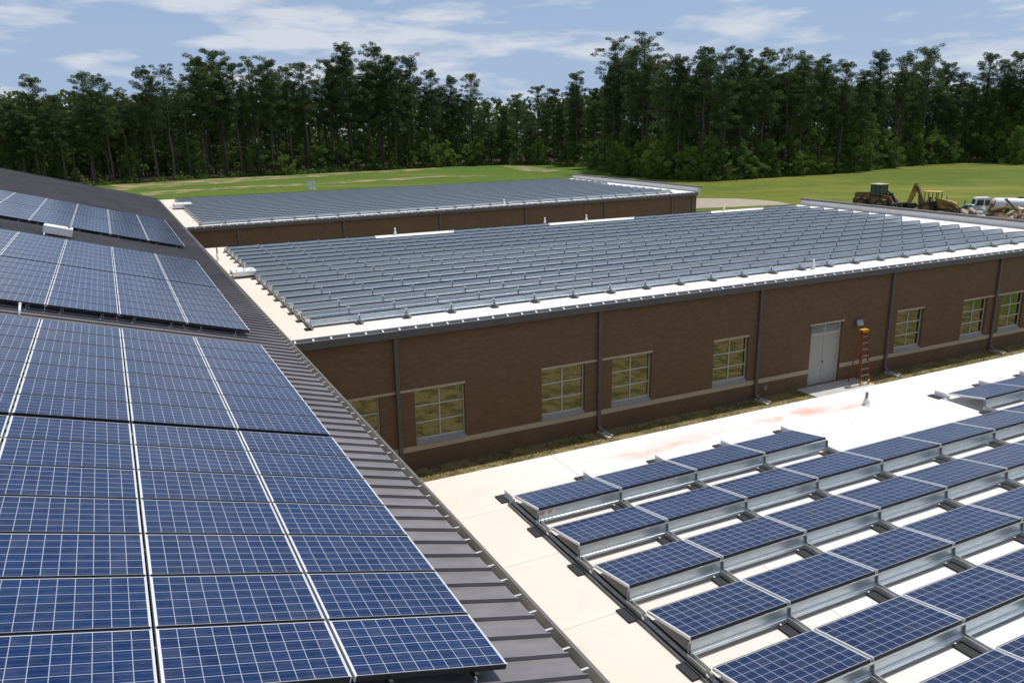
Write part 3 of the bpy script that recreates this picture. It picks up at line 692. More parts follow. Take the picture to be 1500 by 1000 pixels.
# pale chimney box behind the far roof
e = empty('utility_cabinet', (*onz(457, 283, ZG+.0).xy, ZG)); tag(e, 'pale grey utility cabinet on the lawn beyond the far roof', 'cabinet')
p_ = onz(457, 278, ZG); e.location = (p_.x, p_.y, ZG)
MB().box(-.7, .7, -.5, .5, .1, 2.1, bev=.04).build('body', m_white, e); MB().box(-.75, .75, -.55, .55, 2.1, 2.18).build('lid', m_galv2, e); MB().box(-.9, .9, -.7, .7, 0, .1).build('plinth', m_conc, e)
MB().box(-.02, .02, -.51, -.5, .2, 2.0).box(.1, .16, -.53, -.5, 1.0, 1.2).build('door_seam', m_galv2, e)

# ------------------------------------------------------------ stepladder
m_fib = mat('orange red fibreglass', (.34, .065, .035), .5); m_yel = mat('yellow plastic', (.70, .36, .02), .45); m_rung = mat('aluminium rung', (.55,.55,.56), .4, .5)
ld = empty('stepladder', (28.12, 26.25, ZG)); tag(ld, 'red-orange A-frame stepladder with yellow top standing by the wall', 'ladder')
Ht = 2.76; w0, w1 = .30, .15
b = MB()
for s_ in (-1, 1): b.box(-.02, .02, -.035, .035, 0, 1, M=Matrix.Translation((s_*w0, -.35, 0)) @ Matrix(((1,0,-s_*(w0-w1),0),(0,1,.30,0),(0,0,Ht,0),(0,0,0,1))))
b.build('front_rail', m_fib, ld)
b = MB()
for s_ in (-1, 1): b.box(-.015, .015, -.025, .025, 0, 1, M=Matrix.Translation((s_*(w0-.02), .40, 0)) @ Matrix(((1,0,-s_*(w0-w1),0),(0,1,-.36,0),(0,0,Ht-.05,0),(0,0,0,1))))
b.build('rear_rail', m_fib, ld)
for k in range(8):
    t = (k+.7)/8.6; z = t*Ht; ww = w0-(w0-w1)*t
    MB().box(-ww, ww, -.35+.30*t-.045, -.35+.30*t+.045, z-.012, z+.018).build('step', m_rung, ld)
    if k % 2 == 0: MB().box(-ww, ww, .40-.36*t-.012, .40-.36*t+.012, z, z+.03).build('rear_brace', m_fib, ld)
MB().box(-.21, .21, -.14, .12, Ht-.01, Ht+.06, bev=.015).box(-.2, .2, -.13, -.12, Ht-.09, Ht).build('top_cap', m_yel, ld)
for s_ in (-1, 1):
    b = MB(); b.box(-.035, .035, -.05, .05, 0, .06, M=Matrix.Translation((s_*w0, -.35, 0))); b.cyl((s_*(w0-.02), -.36, .33), (s_*(w0-.17), -.37, .12), .02); b.cyl((s_*(w0-.01), -.36, .02), (s_*(w0-.02), -.36, .3), .03); b.build('foot', m_yel, ld)

# ------------------------------------------------------------ vehicles
def heading(dx, dy): return math.atan2(dy, dx)
HR = heading(.63, -.78); HL = heading(-.63, .78)
m_cy = mat('dirty yellow paint', (.38, .21, .045), .7, var=.6, vscale=1.8, var2=(.52, .33, .08))
m_mud = mat('muddy brown paint', (.17, .095, .045), .85, var=.5, vscale=1.4)
m_tyre = mat('dusty tyre', (.05, .043, .037), .9, var=.3, vscale=2)
m_cabg = mat('tinted cab glass', (.05, .09, .085), .08, 0, .6); m_dk = mat('greasy black steel', (.03, .028, .026), .6, var=.3, vscale=3)
m_creamroof = mat('cream cab roof', (.62, .50, .32), .6)
m_rim = mat('mud caked rim', (.20,.12,.05), .8, var=.4, vscale=3)
def wheel(parent, x, y, r, wd, rim=m_rim):
    t_ = MB(); n = 22
    t_.cyl((x, y-wd/2, r), (x, y+wd/2, r), r*.93, n=n)
    for k in range(n):
        a = 2*math.pi*k/n; c_ = Vector((x+math.cos(a)*r*.95, y, r+math.sin(a)*r*.95))
        t_.box(-.05*r, .05*r, -wd/2, wd/2, -.11*r, .11*r, M=Matrix.Translation(c_) @ Matrix.Rotation(-a, 4, 'Y') @ Matrix.Rotation(.35, 4, 'X'))
    w_ = t_.build('wheel', m_tyre, parent); MB().cyl((x, y-wd/2-.03, r), (x, y+wd/2+.03, r), r*.55, r*.55, 16).cyl((x, y-wd/2-.08, r), (x, y+wd/2+.08, r), r*.2, n=10).build('rim', rim, w_)
def loader(loc, rz, sc_):
    e = empty('wheel_loader', loc, rz); e.scale = (sc_,)*3; tag(e, 'muddy yellow wheel loader with enclosed cab, parked left of the backhoe', 'wheel loader')
    b = MB(); b.prism([(-3.3,1.05),(-3.35,2.05),(-3.1,2.25),(-1.0,2.35),(-1.0,1.0),(-2.6,.8)], -.75, .75); b.box(-3.45, -3.3, -.9, .9, .8, 1.5, bev=.05); b.build('engine_hood', m_mud, e)
    b = MB(); b.box(-2.6, -1.1, -1.15, -.78, 1.45, 1.6, bev=.04); b.box(-2.6, -1.1, .78, 1.15, 1.45, 1.6, bev=.04); b.box(.4, 1.7, -1.15, -.7, 1.45, 1.58, bev=.04); b.box(.4, 1.7, .7, 1.15, 1.45, 1.58, bev=.04); b.build('fender', m_cy, e)
    b = MB(); b.box(-1.0, .5, -.7, .7, .8, 1.9, bev=.05); b.box(.5, 1.9, -.5, .5, .7, 1.9, bev=.05); b.build('chassis', m_mud, e)
    b = MB()
    for x, y in ((-.95,-.72),(-.95,.66),(.42,-.72),(.42,.66),(-.25,-.72),(-.25,.66)): b.box(x, x+.08, y, y+.06, 1.9, 3.3)
    b.box(-.95, .5, -.72, .72, 1.86, 1.96); cb = b.build('cab', m_dk, e)
    MB().box(-1.1, .62, -.82, .82, 3.3, 3.42, bev=.04).build('cab_roof', m_creamroof, cb)
    MB().box(-.86, .42, -.69, -.67, 2.0, 3.28).box(-.86, .42, .67, .69, 2.0, 3.28).box(.45, .47, -.66, .66, 2.2, 3.28).box(-.93, -.91, -.66, .66, 2.3, 3.28).build('cab_glass', m_cabg, cb)
    MB().box(-.5, -.1, -.25, .25, 2.0, 2.9, bev=.06).build('seat', m_dk, cb)
    MB().cyl((-1.6,.3,2.3), (-1.6,.3,3.2), .06).build('exhaust_stack', m_dk, e)
    for x in (-1.85, 1.05): 
        for y in (-1.0, 1.0): wheel(e, x, y, .82, .55)
    for s_ in (-.45, .45):
        b = MB(); b.prism([(.6,1.75),(.75,2.1),(1.7,2.0),(3.0,.85),(2.85,.6),(1.7,1.55)], s_-.08, s_+.08); b.build('lift_arm', m_mud, e)
        MB().cyl((.8,s_,1.3), (2.1,s_,1.35), .08).build('cylinder', m_dk, e)
    MB().prism([(1.0,2.5),(1.15,2.65),(1.9,2.2),(2.6,1.3),(2.45,1.2),(1.75,2.0)], -.1, .1).cyl((.9,0,2.0), (1.9,0,2.35), .09).build('tilt_linkage', m_dk, e)
    b = MB(); b.prism([(2.7,1.25),(2.75,.25),(3.1,.05),(4.05,.02),(4.05,.08),(3.2,.14),(2.9,.4),(2.85,1.2)], -1.3, 1.3); b.prism([(2.7,1.25),(3.0,1.2),(4.0,.1),(3.1,.05),(2.75,.25)], -1.32, -1.26); b.prism([(2.7,1.25),(3.0,1.2),(4.0,.1),(3.1,.05),(2.75,.25)], 1.26, 1.32)
    b.build('bucket', m_dk, e)
    MB().cyl((-3.38,-.6,1.9), (-3.42,-.6,1.9), .09).cyl((-3.38,.6,1.9), (-3.42,.6,1.9), .09).build('tail_light', mat('red lens', (.4,.03,.02), .3), e)
    return e
def backhoe(loc, rz, sc_):
    e = empty('backhoe_loader', loc, rz); e.scale = (sc_,)*3; tag(e, 'yellow backhoe loader with open canopy and folded digging arm', 'backhoe')
    b = MB(); b.prism([(.35,.9),(.35,1.95),(.6,2.0),(2.1,1.62),(2.35,1.45),(2.4,.8)], -.42, .42); b.build('hood', m_cy, e)
    b = MB(); b.box(-1.4, 2.3, -.35, .35, .55, .95, bev=.05); b.box(-1.5, -1.2, -1.0, 1.0, .5, 1.2, bev=.04); b.build('chassis', m_dk, e)
    b = MB()
    for x, y in ((-1.15,-.6),(-1.15,.6),(.35,-.6),(.35,.6),(-.25,-.62),(-.25,.62)): b.box(x-.04, x+.04, y-.04, y+.04, 1.3, 2.72)
    b.box(-1.2, .4, -.62, .62, 1.15, 1.25); cn = b.build('canopy_post', m_dk, e)
    MB().box(-1.35, .55, -.8, .8, 2.72, 2.82, bev=.04).build('canopy_roof', mat('sunfaded yellow roof', (.60,.36,.10), .6), e)
    MB().box(-.7, -.25, -.25, .25, 1.25, 1.6, bev=.05).box(-.78, -.66, -.25, .25, 1.5, 2.15, bev=.04).build('seat', m_dk, e)
    MB().cyl((.1,0,1.3), (-.05,0,1.95), .03).cyl((-.08,0,1.95), (-.03,0,1.98), .2, n=14).build('steering_wheel', m_dk, e)
    for y in (-.85, .85): wheel(e, -.75, y, .78, .42); wheel(e, 1.75, y, .5, .32)
    for y in (-.85, .85): MB().box(-1.4, -.1, y-.22, y+.22, 1.55, 1.62, bev=.03).build('fender', m_mud, e)
    MB().cyl((1.1,.15,1.8), (1.1,.15,2.35), .04).build('exhaust_stack', m_dk, e)
    for s_ in (-.5, .5): MB().prism([(.9,1.35),(1.0,1.5),(2.2,1.35),(3.0,.55),(2.85,.4),(2.1,1.15)], s_-.06, s_+.06).build('loader_arm', m_mud, e)
    b = MB(); b.prism([(2.75,1.1),(2.8,.25),(3.05,.06),(3.7,.02),(3.7,.08),(3.1,.14),(2.92,.35),(2.87,1.1)], -1.0, 1.0); b.build('front_bucket', m_mud, e)
    MB().box(2.9, 2.98, .75, .83, .9, 1.9).build('marker_pole', m_dk, e)
    b = MB(); b.prism([(-1.45,.9),(-1.35,1.2),(-2.15,3.35),(-2.35,3.5),(-2.5,3.25),(-2.05,2.4),(-1.95,1.0)], -.24, .24); b.build('boom', m_mud, e)
    b = MB(); b.prism([(-2.2,3.25),(-2.4,3.75),(-2.65,3.62),(-3.35,1.25),(-2.98,1.15),(-2.5,2.4)], -.22, .22); b.build('dipper_arm', m_cy, e)
    MB().cyl((-1.5,0,1.6), (-2.15,0,2.9), .09).cyl((-2.3,.0,3.7), (-2.85,.0,2.2), .06).build('cylinder', m_dk, e)
    b = MB(); b.prism([(-3.25,1.3),(-3.1,.75),(-2.6,.6),(-2.1,.85),(-2.15,.95),(-2.55,.78),(-2.9,.95),(-3.05,1.25)], -.35, .35); b.prism([(-3.2,1.2),(-3.1,.75),(-2.6,.6),(-2.1,.85),(-2.4,1.3)], -.36, -.31); b.prism([(-3.2,1.2),(-3.1,.75),(-2.6,.6),(-2.1,.85),(-2.4,1.3)], .31, .36)
    b.build('digging_bucket', m_dk, e)
    for y in (-.85, .85): MB().box(-1.75, -1.5, y-.08, y+.08, .35, 1.3).box(-1.85, -1.4, y-.2, y+.2, .25, .35).build('stabilizer', m_mud, e)
    return e
p = onz(1287, 309, ZG); loader((p.x, p.y, ZG), HR-.70, 1.16)
p = onz(1369, 315, ZG); backhoe((p.x, p.y, ZG), HR-.38, 1.16)
m_tank = mat('white tank paint', (.70, .73, .78), .35, var=.08, vscale=.8)
m_cabw = mat('white truck paint', (.72, .74, .76), .35)
def tanker(loc, rz, sc_):
    e = empty('tank_truck', loc, rz); e.scale = (sc_,)*3; tag(e, 'white tank truck with green-tinted cab windows parked behind the rubble pile', 'truck')
    b = MB(); n = 28; prev = None
    for x, k in ((.9,.0),(.82,.6),(.65,.86),(.35,1),(-9.2,1),(-9.5,.86),(-9.7,.55),(-9.75,.0)):
        ringv = [b.bm.verts.new((x, math.cos(2*math.pi*i/n)*1.25*max(k,.02), 2.15+math.sin(2*math.pi*i/n)*.98*max(k,.02))) for i in range(n)]
        if prev:
            for i in range(n): f = b.bm.faces.new((prev[i], prev[(i+1)%n], ringv[(i+1)%n], ringv[i])); f.smooth = True
        prev = ringv
    b.build('tank', m_tank, e)
    MB().box(-5.2, -2.6, -.35, .35, 3.12, 3.2).cyl((-3.2,0,3.15), (-3.2,0,3.32), .3).cyl((-4.6,0,3.15), (-4.6,0,3.32), .3).build('manhole', m_dk, e)
    b = MB()
    for x in (-1.5,-4,-6.5,-9): b.box(x, x+.08, -1.1, 1.1, .9, 1.6)
    b.box(-9.6, 3.6, -.45, .45, .75, 1.0); b.build('chassis', m_dk, e)
    b = MB(); b.prism([(1.1,.8),(1.1,3.1),(1.4,3.2),(3.2,3.15),(3.35,2.9),(3.55,1.8),(3.6,.7)], -1.15, 1.15); cb = b.build('cab', m_cabw, e)
    for y in (-1.16, 1.16):
        MB().prism([(1.35,1.95),(1.35,2.85),(2.05,2.85),(2.05,1.95)], y-.015, y+.015).prism([(2.25,1.95),(2.25,2.85),(3.1,2.85),(3.3,1.95)], y-.015, y+.015).build('side_window', m_cabg, cb)
    MB().prism([(3.56,1.95),(3.38,2.85),(3.42,2.85),(3.6,1.95)], -1.0, 1.0).build('windshield', m_cabg, cb)
    MB().box(3.0, 3.1, -1.5, -1.3, 1.9, 2.6).box(3.0, 3.1, 1.3, 1.5, 1.9, 2.6).build('mirror', m_dk, cb)
    for x in (2.7, -7.0, -8.3):
        for y in (-.95, .95): wheel(e, x, y, .52, .35, m_cabw)
    for y in (-.8, .8): MB().box(3.58, 3.66, y-.15, y+.15, 1.0, 1.25).build('headlight', m_whitepvc, cb)
    return e
p = onz(1446, 318, ZG); tanker((p.x+.6, p.y-.8, ZG), HL+.12, .84)
def pickup(loc, rz, sc_):
    e = empty('pickup_truck', loc, rz); e.scale = (sc_,)*3; tag(e, 'pale blue-white pickup parked in front of the tank truck cab', 'pickup')
    m_pb = mat('pale blue paint', (.45,.56,.68), .3, coat=.4)
    b = MB(); b.prism([(-2.7,.55),(-2.7,1.15),(-.9,1.15),(-.75,1.78),(-.55,1.86),(.55,1.84),(1.15,1.2),(2.35,1.08),(2.6,.9),(2.6,.5)], -.92, .92)
    bd = b.build('body', m_pb, e); bev = bd.modifiers.new('b', 'BEVEL'); bev.width = .05; bev.segments = 2; bev.limit_method = 'ANGLE'
    for y in (-.925, .925): MB().prism([(-.7,1.2),(-.58,1.72),(-.1,1.72),(-.1,1.2)], y-.012, y+.012).prism([(0,1.2),(0,1.72),(.5,1.72),(.98,1.2)], y-.012, y+.012).build('side_window', m_cabg, e)
    MB().prism([(.63,1.79),(.66,1.81),(1.17,1.24),(1.13,1.22)], -.8, .8).build('windshield', m_cabg, e)
    MB().box(-2.55, -1.0, -.78, .78, 1.0, 1.153).build('load_bed', m_dk, e)
    for y in (-.7, .7): MB().box(2.57, 2.63, y-.16, y+.16, .75, .92).build('headlight', m_whitepvc, e)
    MB().box(2.57, 2.62, -.48, .48, .68, .92).build('grille', m_dk, e)
    MB().box(2.55, 2.75, -.9, .9, .42, .58, bev=.03).build('bumper', m_galv, e)
    for x in (-1.75, 1.65):
        for y in (-.82, .82): wheel(e, x, y, .38, .25, m_galv)
p = onz(1421, 318, ZG); pickup((p.x, p.y, ZG), HL-.55, .95)
# rubble pile
rnd = random.Random(11)
p = onz(1470, 330, ZG); PX, PY = p.x, p.y
b = MB(); n = 90; m_ = 26; grid_ = {}
ux, uy = .63, -.78; vx, vy = .78, .63
for i in range(n+1):
    for j in range(m_+1):
        s_, t_ = (i/n-.5)*22, (j/m_-.5)*7
        hh = max(0, 1-(s_/11)**2)*max(0, 1-(t_/3.5)**2); hh = hh**.6*1.75*(1+.16*math.sin(s_*2.1+1)+.12*math.sin(s_*5.3+t_*3)+rnd.uniform(-.10,.10))
        s_ += 5; grid_[i, j] = b.bm.verts.new((ux*s_+vx*t_, uy*s_+vy*t_, hh-.03))
for i in range(n):
    for j in range(m_): b.bm.faces.new((grid_[i,j], grid_[i+1,j], grid_[i+1,j+1], grid_[i,j+1]))
o = b.build('dirt_pile', mat('red brown dirt', (.20,.105,.05), .95, var=.5, vscale=1.1, bump=.6, bscale=6), loc=(PX, PY, ZG)); tag(o, 'low ridge of red-brown dirt carrying broken slabs by the tank truck', 'dirt pile', kind='stuff')
m_slab = mat('tan broken slab', (.46,.36,.25), .9, var=.2, vscale=1); m_slab2 = mat('pale broken slab', (.62,.58,.52), .9, var=.12, vscale=1); m_slab3 = mat('rust brown board', (.27,.15,.08), .9, var=.2, vscale=1)
SL = [(-4.0,.3,1.35,1.5,.8,.22,'tan',25,20,'wide tan slab leaning at the left end of the rubble'),(-3.4,.2,1.6,1.3,.9,.25,'tan',10,38,'tan slab tilted up beside the tank truck cab'),(-2.9,-.4,1.55,.8,.5,.3,'pale',40,5,'small pale chunk left of centre on the rubble'),(-2.0,.2,1.9,.9,.9,.5,'pale',60,30,'pale pointed chunk in the middle of the rubble'),
 (-1.5,.1,2.3,.35,1.0,1.1,'brown',5,12,'upright brown board on the rubble'),(-.7,-.3,2.1,1.7,1.2,.35,'tan',15,-22,'large tan block facing the near roof, mid rubble'),(.1,-.9,1.4,1.6,.25,.18,'pale',0,-38,'thin pale plank lying slanted on the rubble'),(.9,.3,2.2,2.9,.8,.25,'brown',-8,42,'long brown slab sloping down to the right'),(1.8,.2,1.9,1.1,.9,.5,'pale',30,10,'white chunk right of the long brown slab'),
 (2.7,-.2,1.8,1.6,1.0,.45,'tan',70,12,'tan block near the right edge of the picture'),(-2.8,-1.1,1.2,.8,.4,.2,'pale',20,0,'low pale flat piece at the foot of the rubble'),(-.5,-1.6,.95,.5,.4,.3,'pale',50,20,'small pale lump below the large tan block'),(.1,-1.6,.95,.45,.4,.3,'pale',10,60,'small pale lump below the thin plank'),(1.3,-1.5,.9,.6,.35,.3,'pale',80,30,'small pale lump at the lower right of the rubble')]
for (s_, t_, z_, a_, b_, c_, cc, rz2, ry2, lab) in SL:
    q_ = MB(); q_.box(-a_/2, a_/2, -b_/2, b_/2, -c_/2, c_/2, bev=.04)
    for v in q_.bm.verts: v.co += Vector((rnd.uniform(-.1,.1)*a_, rnd.uniform(-.1,.1)*b_, rnd.uniform(-.12,.12)*c_))
    o = q_.build('rubble_slab', dict(tan=m_slab, pale=m_slab2, brown=m_slab3)[cc], loc=(PX+ux*s_+vx*t_, PY+uy*s_+vy*t_, ZG+z_))
    o.rotation_euler = (R(rnd.uniform(-20,30)), R(ry2), HR+R(rz2-20)); tag(o, lab, 'rubble', 'broken slabs on the dirt pile')
# small litter bits on the ridge
q_ = MB()
for k in range(220):
    s_, t_ = rnd.uniform(-9.5, 9), rnd.uniform(-2.6, .5); hh = (max(0, 1-(s_/11)**2)*max(0, 1-(t_/3.5)**2))**.6*1.75; a_ = rnd.uniform(.06,.26)
    s_ += 5; q_.box(-a_, a_, -a_*.6, a_*.6, -a_*.35, a_*.35, mi=rnd.choice((0,0,1,2)), M=Matrix.Translation((ux*s_+vx*t_, uy*s_+vy*t_, hh+.06)) @ Matrix.Rotation(rnd.uniform(0,6), 4, 'Z') @ Matrix.Rotation(rnd.uniform(-.8,.8), 4, 'X'))
o = q_.build('rubble_bits', [m_slab, m_slab2, m_slab3], loc=(PX, PY, ZG)); tag(o, 'countless small broken bits scattered over the dirt pile', 'rubble bits', kind='stuff')

# ------------------------------------------------------------ yard grass tufts at the foot of the middle wing
rnd = random.Random(5); b = MB()
for k in range(26000):
    x = rnd.uniform(1, 44); y = rnd.uniform(24.9, 26.95)
    if 24.6 < x < 28.7: continue
    if math.sin(x*1.9+y*2.3)+math.sin(x*.7-y*3.1)+rnd.uniform(-1.2,1.2) < -.2: continue
    a = rnd.uniform(0, 6.28); h = rnd.uniform(.03, .11); wd = rnd.uniform(.012, .03); dx, dy = math.cos(a)*wd, math.sin(a)*wd; lx, ly = rnd.uniform(-.08,.08), rnd.uniform(-.08,.08)
    f = b.bm.faces.new([b.bm.verts.new(p) for p in ((x-dx,y-dy,ZG+.01),(x+dx,y+dy,ZG+.01),(x+lx,y+ly,ZG+h))]); f.material_index = rnd.choice((0,0,1))
o = b.build('grass_tufts', [mat('straw blades', (.45,.36,.17), .9), mat('green blades', (.14,.17,.035), .9)], recalc=False); tag(o, 'sparse green and straw coloured grass along the foot of the brick wall', 'grass', kind='stuff')

# ------------------------------------------------------------ trees
def leafcloud(b, c, rx, ry, rz2, n, size, rnd, asp=.5, flat=.0, mi=0, hollow=.35):
    for _ in range(n):
        while True:
            p = Vector((rnd.uniform(-1,1), rnd.uniform(-1,1), rnd.uniform(-1,1)))
            if hollow < p.length < 1: break
        p = Vector((p.x*rx, p.y*ry, p.z*rz2)) + c
        s = size*rnd.uniform(.6, 1.25)
        nrm = Vector((rnd.gauss(0,1), rnd.gauss(0,1), rnd.gauss(0,1)+flat)).normalized()
        a = nrm.orthogonal().normalized(); t = rnd.uniform(0, 6.28); a = a*math.cos(t)+nrm.cross(a)*math.sin(t); d = nrm.cross(a)
        f = b.bm.faces.new([b.bm.verts.new(q) for q in (p-a*s*.5, p-d*s*asp*.5, p+a*s*.5, p+d*s*asp*.5)]); f.material_index = mi
def limb(b, p0, p1, r0, r1, bend, rnd, seg=3, n=6):
    p0 = Vector(p0); p1 = Vector(p1); pts = [p0]
    for k in range(1, seg):
        t = k/seg; pts.append(p0.lerp(p1, t)+Vector((rnd.uniform(-1,1), rnd.uniform(-1,1), 0))*bend)
    pts.append(p1)
    for k in range(seg): b.cyl(pts[k], pts[k+1], r0+(r1-r0)*k/seg, r0+(r1-r0)*(k+1)/seg, n=n, cap=False)
    return pts
HPINE = 40.0
def pine(seed, crown0=.5, spread=4.2, dens=1.0, flat=1.0, open_=0.0):
    rnd = random.Random(seed); tr = MB(); cr_ = MB()
    top = Vector((rnd.uniform(-.8,.8), rnd.uniform(-.8,.8), HPINE-1.2))
    pts = [Vector((0,0,0))]; ns = 7
    for k in range(1, ns): t = k/ns; pts.append(Vector((top.x*t+rnd.uniform(-.25,.25), top.y*t+rnd.uniform(-.25,.25), top.z*t)))
    pts.append(top)
    for k in range(ns): tr.cyl(pts[k], pts[k+1], .44*(1-k/ns)**.7+.05, .44*(1-(k+1)/ns)**.7+.05, n=8, cap=False)
    def axis(z): t = max(0, min(.9999, z/top.z))*ns; k = int(t); return pts[k].lerp(pts[k+1], t-k)
    z = HPINE*crown0; ang = rnd.uniform(0, 6.28)
    while z < HPINE-1.2:
        t = (z-HPINE*crown0)/(HPINE*(1-crown0)); prof = (math.sin(math.pi*min(1, .27+t*.70))**.62)
        for _ in range(2):
            ang += 2.4+rnd.uniform(-.6,.6); ln = spread*prof*rnd.uniform(.45, 1.2)+.4; a = axis(z)
            e = a+Vector((math.cos(ang)*ln, math.sin(ang)*ln, ln*(.12+.55*t)*rnd.uniform(.4,1.4)))
            limb(tr, a, e, .11*(1-t)+.04, .03, .12, rnd, 3, 5)
            r_ = rnd.uniform(1.05, 1.7)*(1-.22*t)
            leafcloud(cr_, e, r_, r_, r_*.72*flat, int(118*dens*r_), .46, rnd, .42, .5)
            if ln > 1.8: leafcloud(cr_, a.lerp(e, .6)+Vector((rnd.uniform(-.7,.7), rnd.uniform(-.7,.7), .3)), 1.15, 1.15, .8*flat, int(90*dens*(1-open_)), .45, rnd, .45, .5)
        z += rnd.uniform(.55, 1.15)*(1+open_)
    for k in range(10):
        zz = HPINE*(crown0+(1-crown0)*(.35+.06*k)); a = axis(zz); g_a = k*2.4+seed; d_ = spread*.30*(1-k/14)
        leafcloud(cr_, a+Vector((math.cos(g_a)*d_, math.sin(g_a)*d_, 0)), 1.5, 1.5, 1.05, int(95*dens*(1-open_)), .46, rnd, .42, .4)
    for _ in range(6): leafcloud(cr_, top+Vector((rnd.uniform(-1.5,1.5), rnd.uniform(-1.5,1.5), rnd.uniform(-1.6,.4))), 1.05, 1.05, .85, int(70*dens), .52, rnd, .45)
    z = HPINE*rnd.uniform(.2,.3)                       # dead stubs and stray tufts below the crown
    while z < HPINE*crown0:
        a = axis(z); g = rnd.uniform(0,6.28); ln = rnd.uniform(.6, 2.4); limb(tr, a, a+Vector((math.cos(g)*ln, math.sin(g)*ln, ln*.1)), .045, .02, .05, rnd, 1, 4); z += rnd.uniform(.8, 2.2)
        if rnd.random() < .5: leafcloud(cr_, a+Vector((math.cos(g)*ln, math.sin(g)*ln, 0)), .9, .9, .55, 36, .5, rnd, .42)
    return tr.mesh('trunk', m_bark, False), cr_.mesh('crown', m_needle, False)
def broad(seed, H=16.0, W=6.0, mats=None, low=.05, lumps=46):
    rnd = random.Random(seed); tr = MB(); cr_ = MB()
    limb(tr, (0,0,0), (rnd.uniform(-.5,.5), rnd.uniform(-.5,.5), H*.7), .26, .07, .2, rnd, 4, 7)
    for k in range(lumps):
        t = (k+.5)/lumps; z = H*(low+(1-low)*t); lean = 1+.35*math.sin(seed*1.7+t*5.1)+.18*math.sin(seed+t*13); rr = W*lean*(math.sin(math.pi*min(1, .13+.80*t))**.9)*rnd.uniform(.2, 1.08); a = k*2.399+rnd.uniform(-.6,.6)
        e = Vector((math.cos(a)*rr, math.sin(a)*rr, z-.3)); 
        if k % 3 == 0: limb(tr, (0, 0, max(.8, z*.55)), e, .08, .02, .2, rnd, 2, 4)
        r_ = rnd.uniform(.7, 1.8)*W/6
        leafcloud(cr_, e, r_, r_, r_*.75, int(110*r_), .46, rnd, .65, .4, hollow=.5)
    return tr.mesh('trunk', m_bark, False), cr_.mesh('crown', mats or m_leaf, False)
PINES = [pine(1,.46,4.6), pine(2,.36,4.8,1.0), pine(3,.56,4.9,.95), pine(4,.30,4.4,1.1), pine(5,.60,6.0,.9,.7,.35), pine(6,.40,3.9,1.1), pine(7,.52,5.2,1.0,.9)]
HB_ = 16.0
BROADS = [broad(11), broad(12, W=7.2), broad(13, W=5.0), broad(14, W=6.4, mats=m_leafb), broad(15, W=4.2, mats=m_leafb, lumps=38), broad(16, W=6.8)]
def tree(kind, meshes, x, y, sz, sxy, rz, label, group, cat='tree', name='pine_tree'):
    e = empty(name, (x, y, ZG), rz); e.scale = (sxy, sxy, sz); put('trunk', meshes[0], e); put('crown', meshes[1], e); tag(e, label, cat, group); return e
def interp(T, u):
    for (a, va), (b2, vb) in zip(T, T[1:]):
        if a <= u <= b2: return va+(vb-va)*(u-a)/(b2-a)
    return T[0][1] if u < T[0][0] else T[-1][1]
SKYL = [(-60,120),(-20,125),(8,128),(35,150),(70,112),(100,140),(140,107),(168,112),(192,132),(232,100),(256,98),(280,120),(300,82),(330,74),(355,92),(378,86),(402,86),(430,96),(455,92),(490,86),(518,65),(545,92),(560,66),(582,82),(606,83),(636,105),(665,112),(694,108),(716,152),(740,158),(757,138),(788,126),(812,130),(846,106),(868,130),(898,61),(941,51),(975,88),(992,82),(1022,70),(1052,74),(1080,72),(1110,73),(1147,76),(1168,80),(1197,84),(1226,90),(1252,104),(1278,76),(1312,82),(1346,71),(1372,92),(1392,108),(1430,80),(1455,92),(1477,78),(1505,92),(1540,85)]
SPECIAL = {(898,61):'tall layered pine just left of the tallest pine in the tree line', (941,51):'tallest pine of all, with open layered crown above the tree line', (518,65):'tall dense pine left of the field centre, first of the twin tops', (560,66):'tall narrow pine, second of the twin tops left of centre', (606,83):'pine with rounded open crown right of the twin tops', (1346,71):'open-crowned tall pine on the right above the backhoe', (330,74):'tall bushy pine topping the left part of the tree line', (846,106):'slender tiered pine standing in the dip of the tree line'}
rnd = random.Random(77); k = 0
def place_pine(u, v, dd, hscale, lab, grp, mi=None, wide=1.0):
    vb = interp(BASE, u); g = onz(u, vb, ZG); p2 = away((g.x, g.y), dd); D = math.hypot(p2[0]-CAM.x, p2[1])
    ztop = zat(u, v, D); h = (ztop-ZG)*hscale; s_ = h/HPINE
    m_i = rnd.randrange(len(PINES)) if mi is None else mi
    return tree('pine', PINES[m_i], p2[0], p2[1], s_, max(.62, min(1.25, s_*wide)), rnd.uniform(0,6.28), lab, grp)
GP = 'pines of the dark tree line behind the lawn'
for (u, v) in SKYL:
    lab = SPECIAL.get((u, v)); mi = {898:4, 941:4, 606:2, 846:5, 1346:2}.get(u)
    place_pine(u, v, rnd.uniform(0, 9), 1.0, lab or 'pine whose top stands out along the front of the tree line', GP if True else None, mi, 1.0 if not lab else 1.08)
def skyv(u):
    return interp(SKYL, u)
FL = 'pine filling the tree line behind the front row'
for layer, (d0, d1, step, dv0, dv1) in enumerate([(3, 14, 24, 14, 50), (14, 30, 22, 10, 48), (28, 55, 21, 12, 45)]):
    u = -60+layer*7
    while u < 1560:
        lo = 0
        if 706 < u < 750: lo = 4
        v = max(skyv(u-8), skyv(u), skyv(u+8))+rnd.uniform(dv0, dv1)+lo
        v = min(v, 190)
        place_pine(u, v, rnd.uniform(d0, d1), 1.0, FL, 'pines deeper in the tree line'); u += step*rnd.uniform(.75, 1.25)
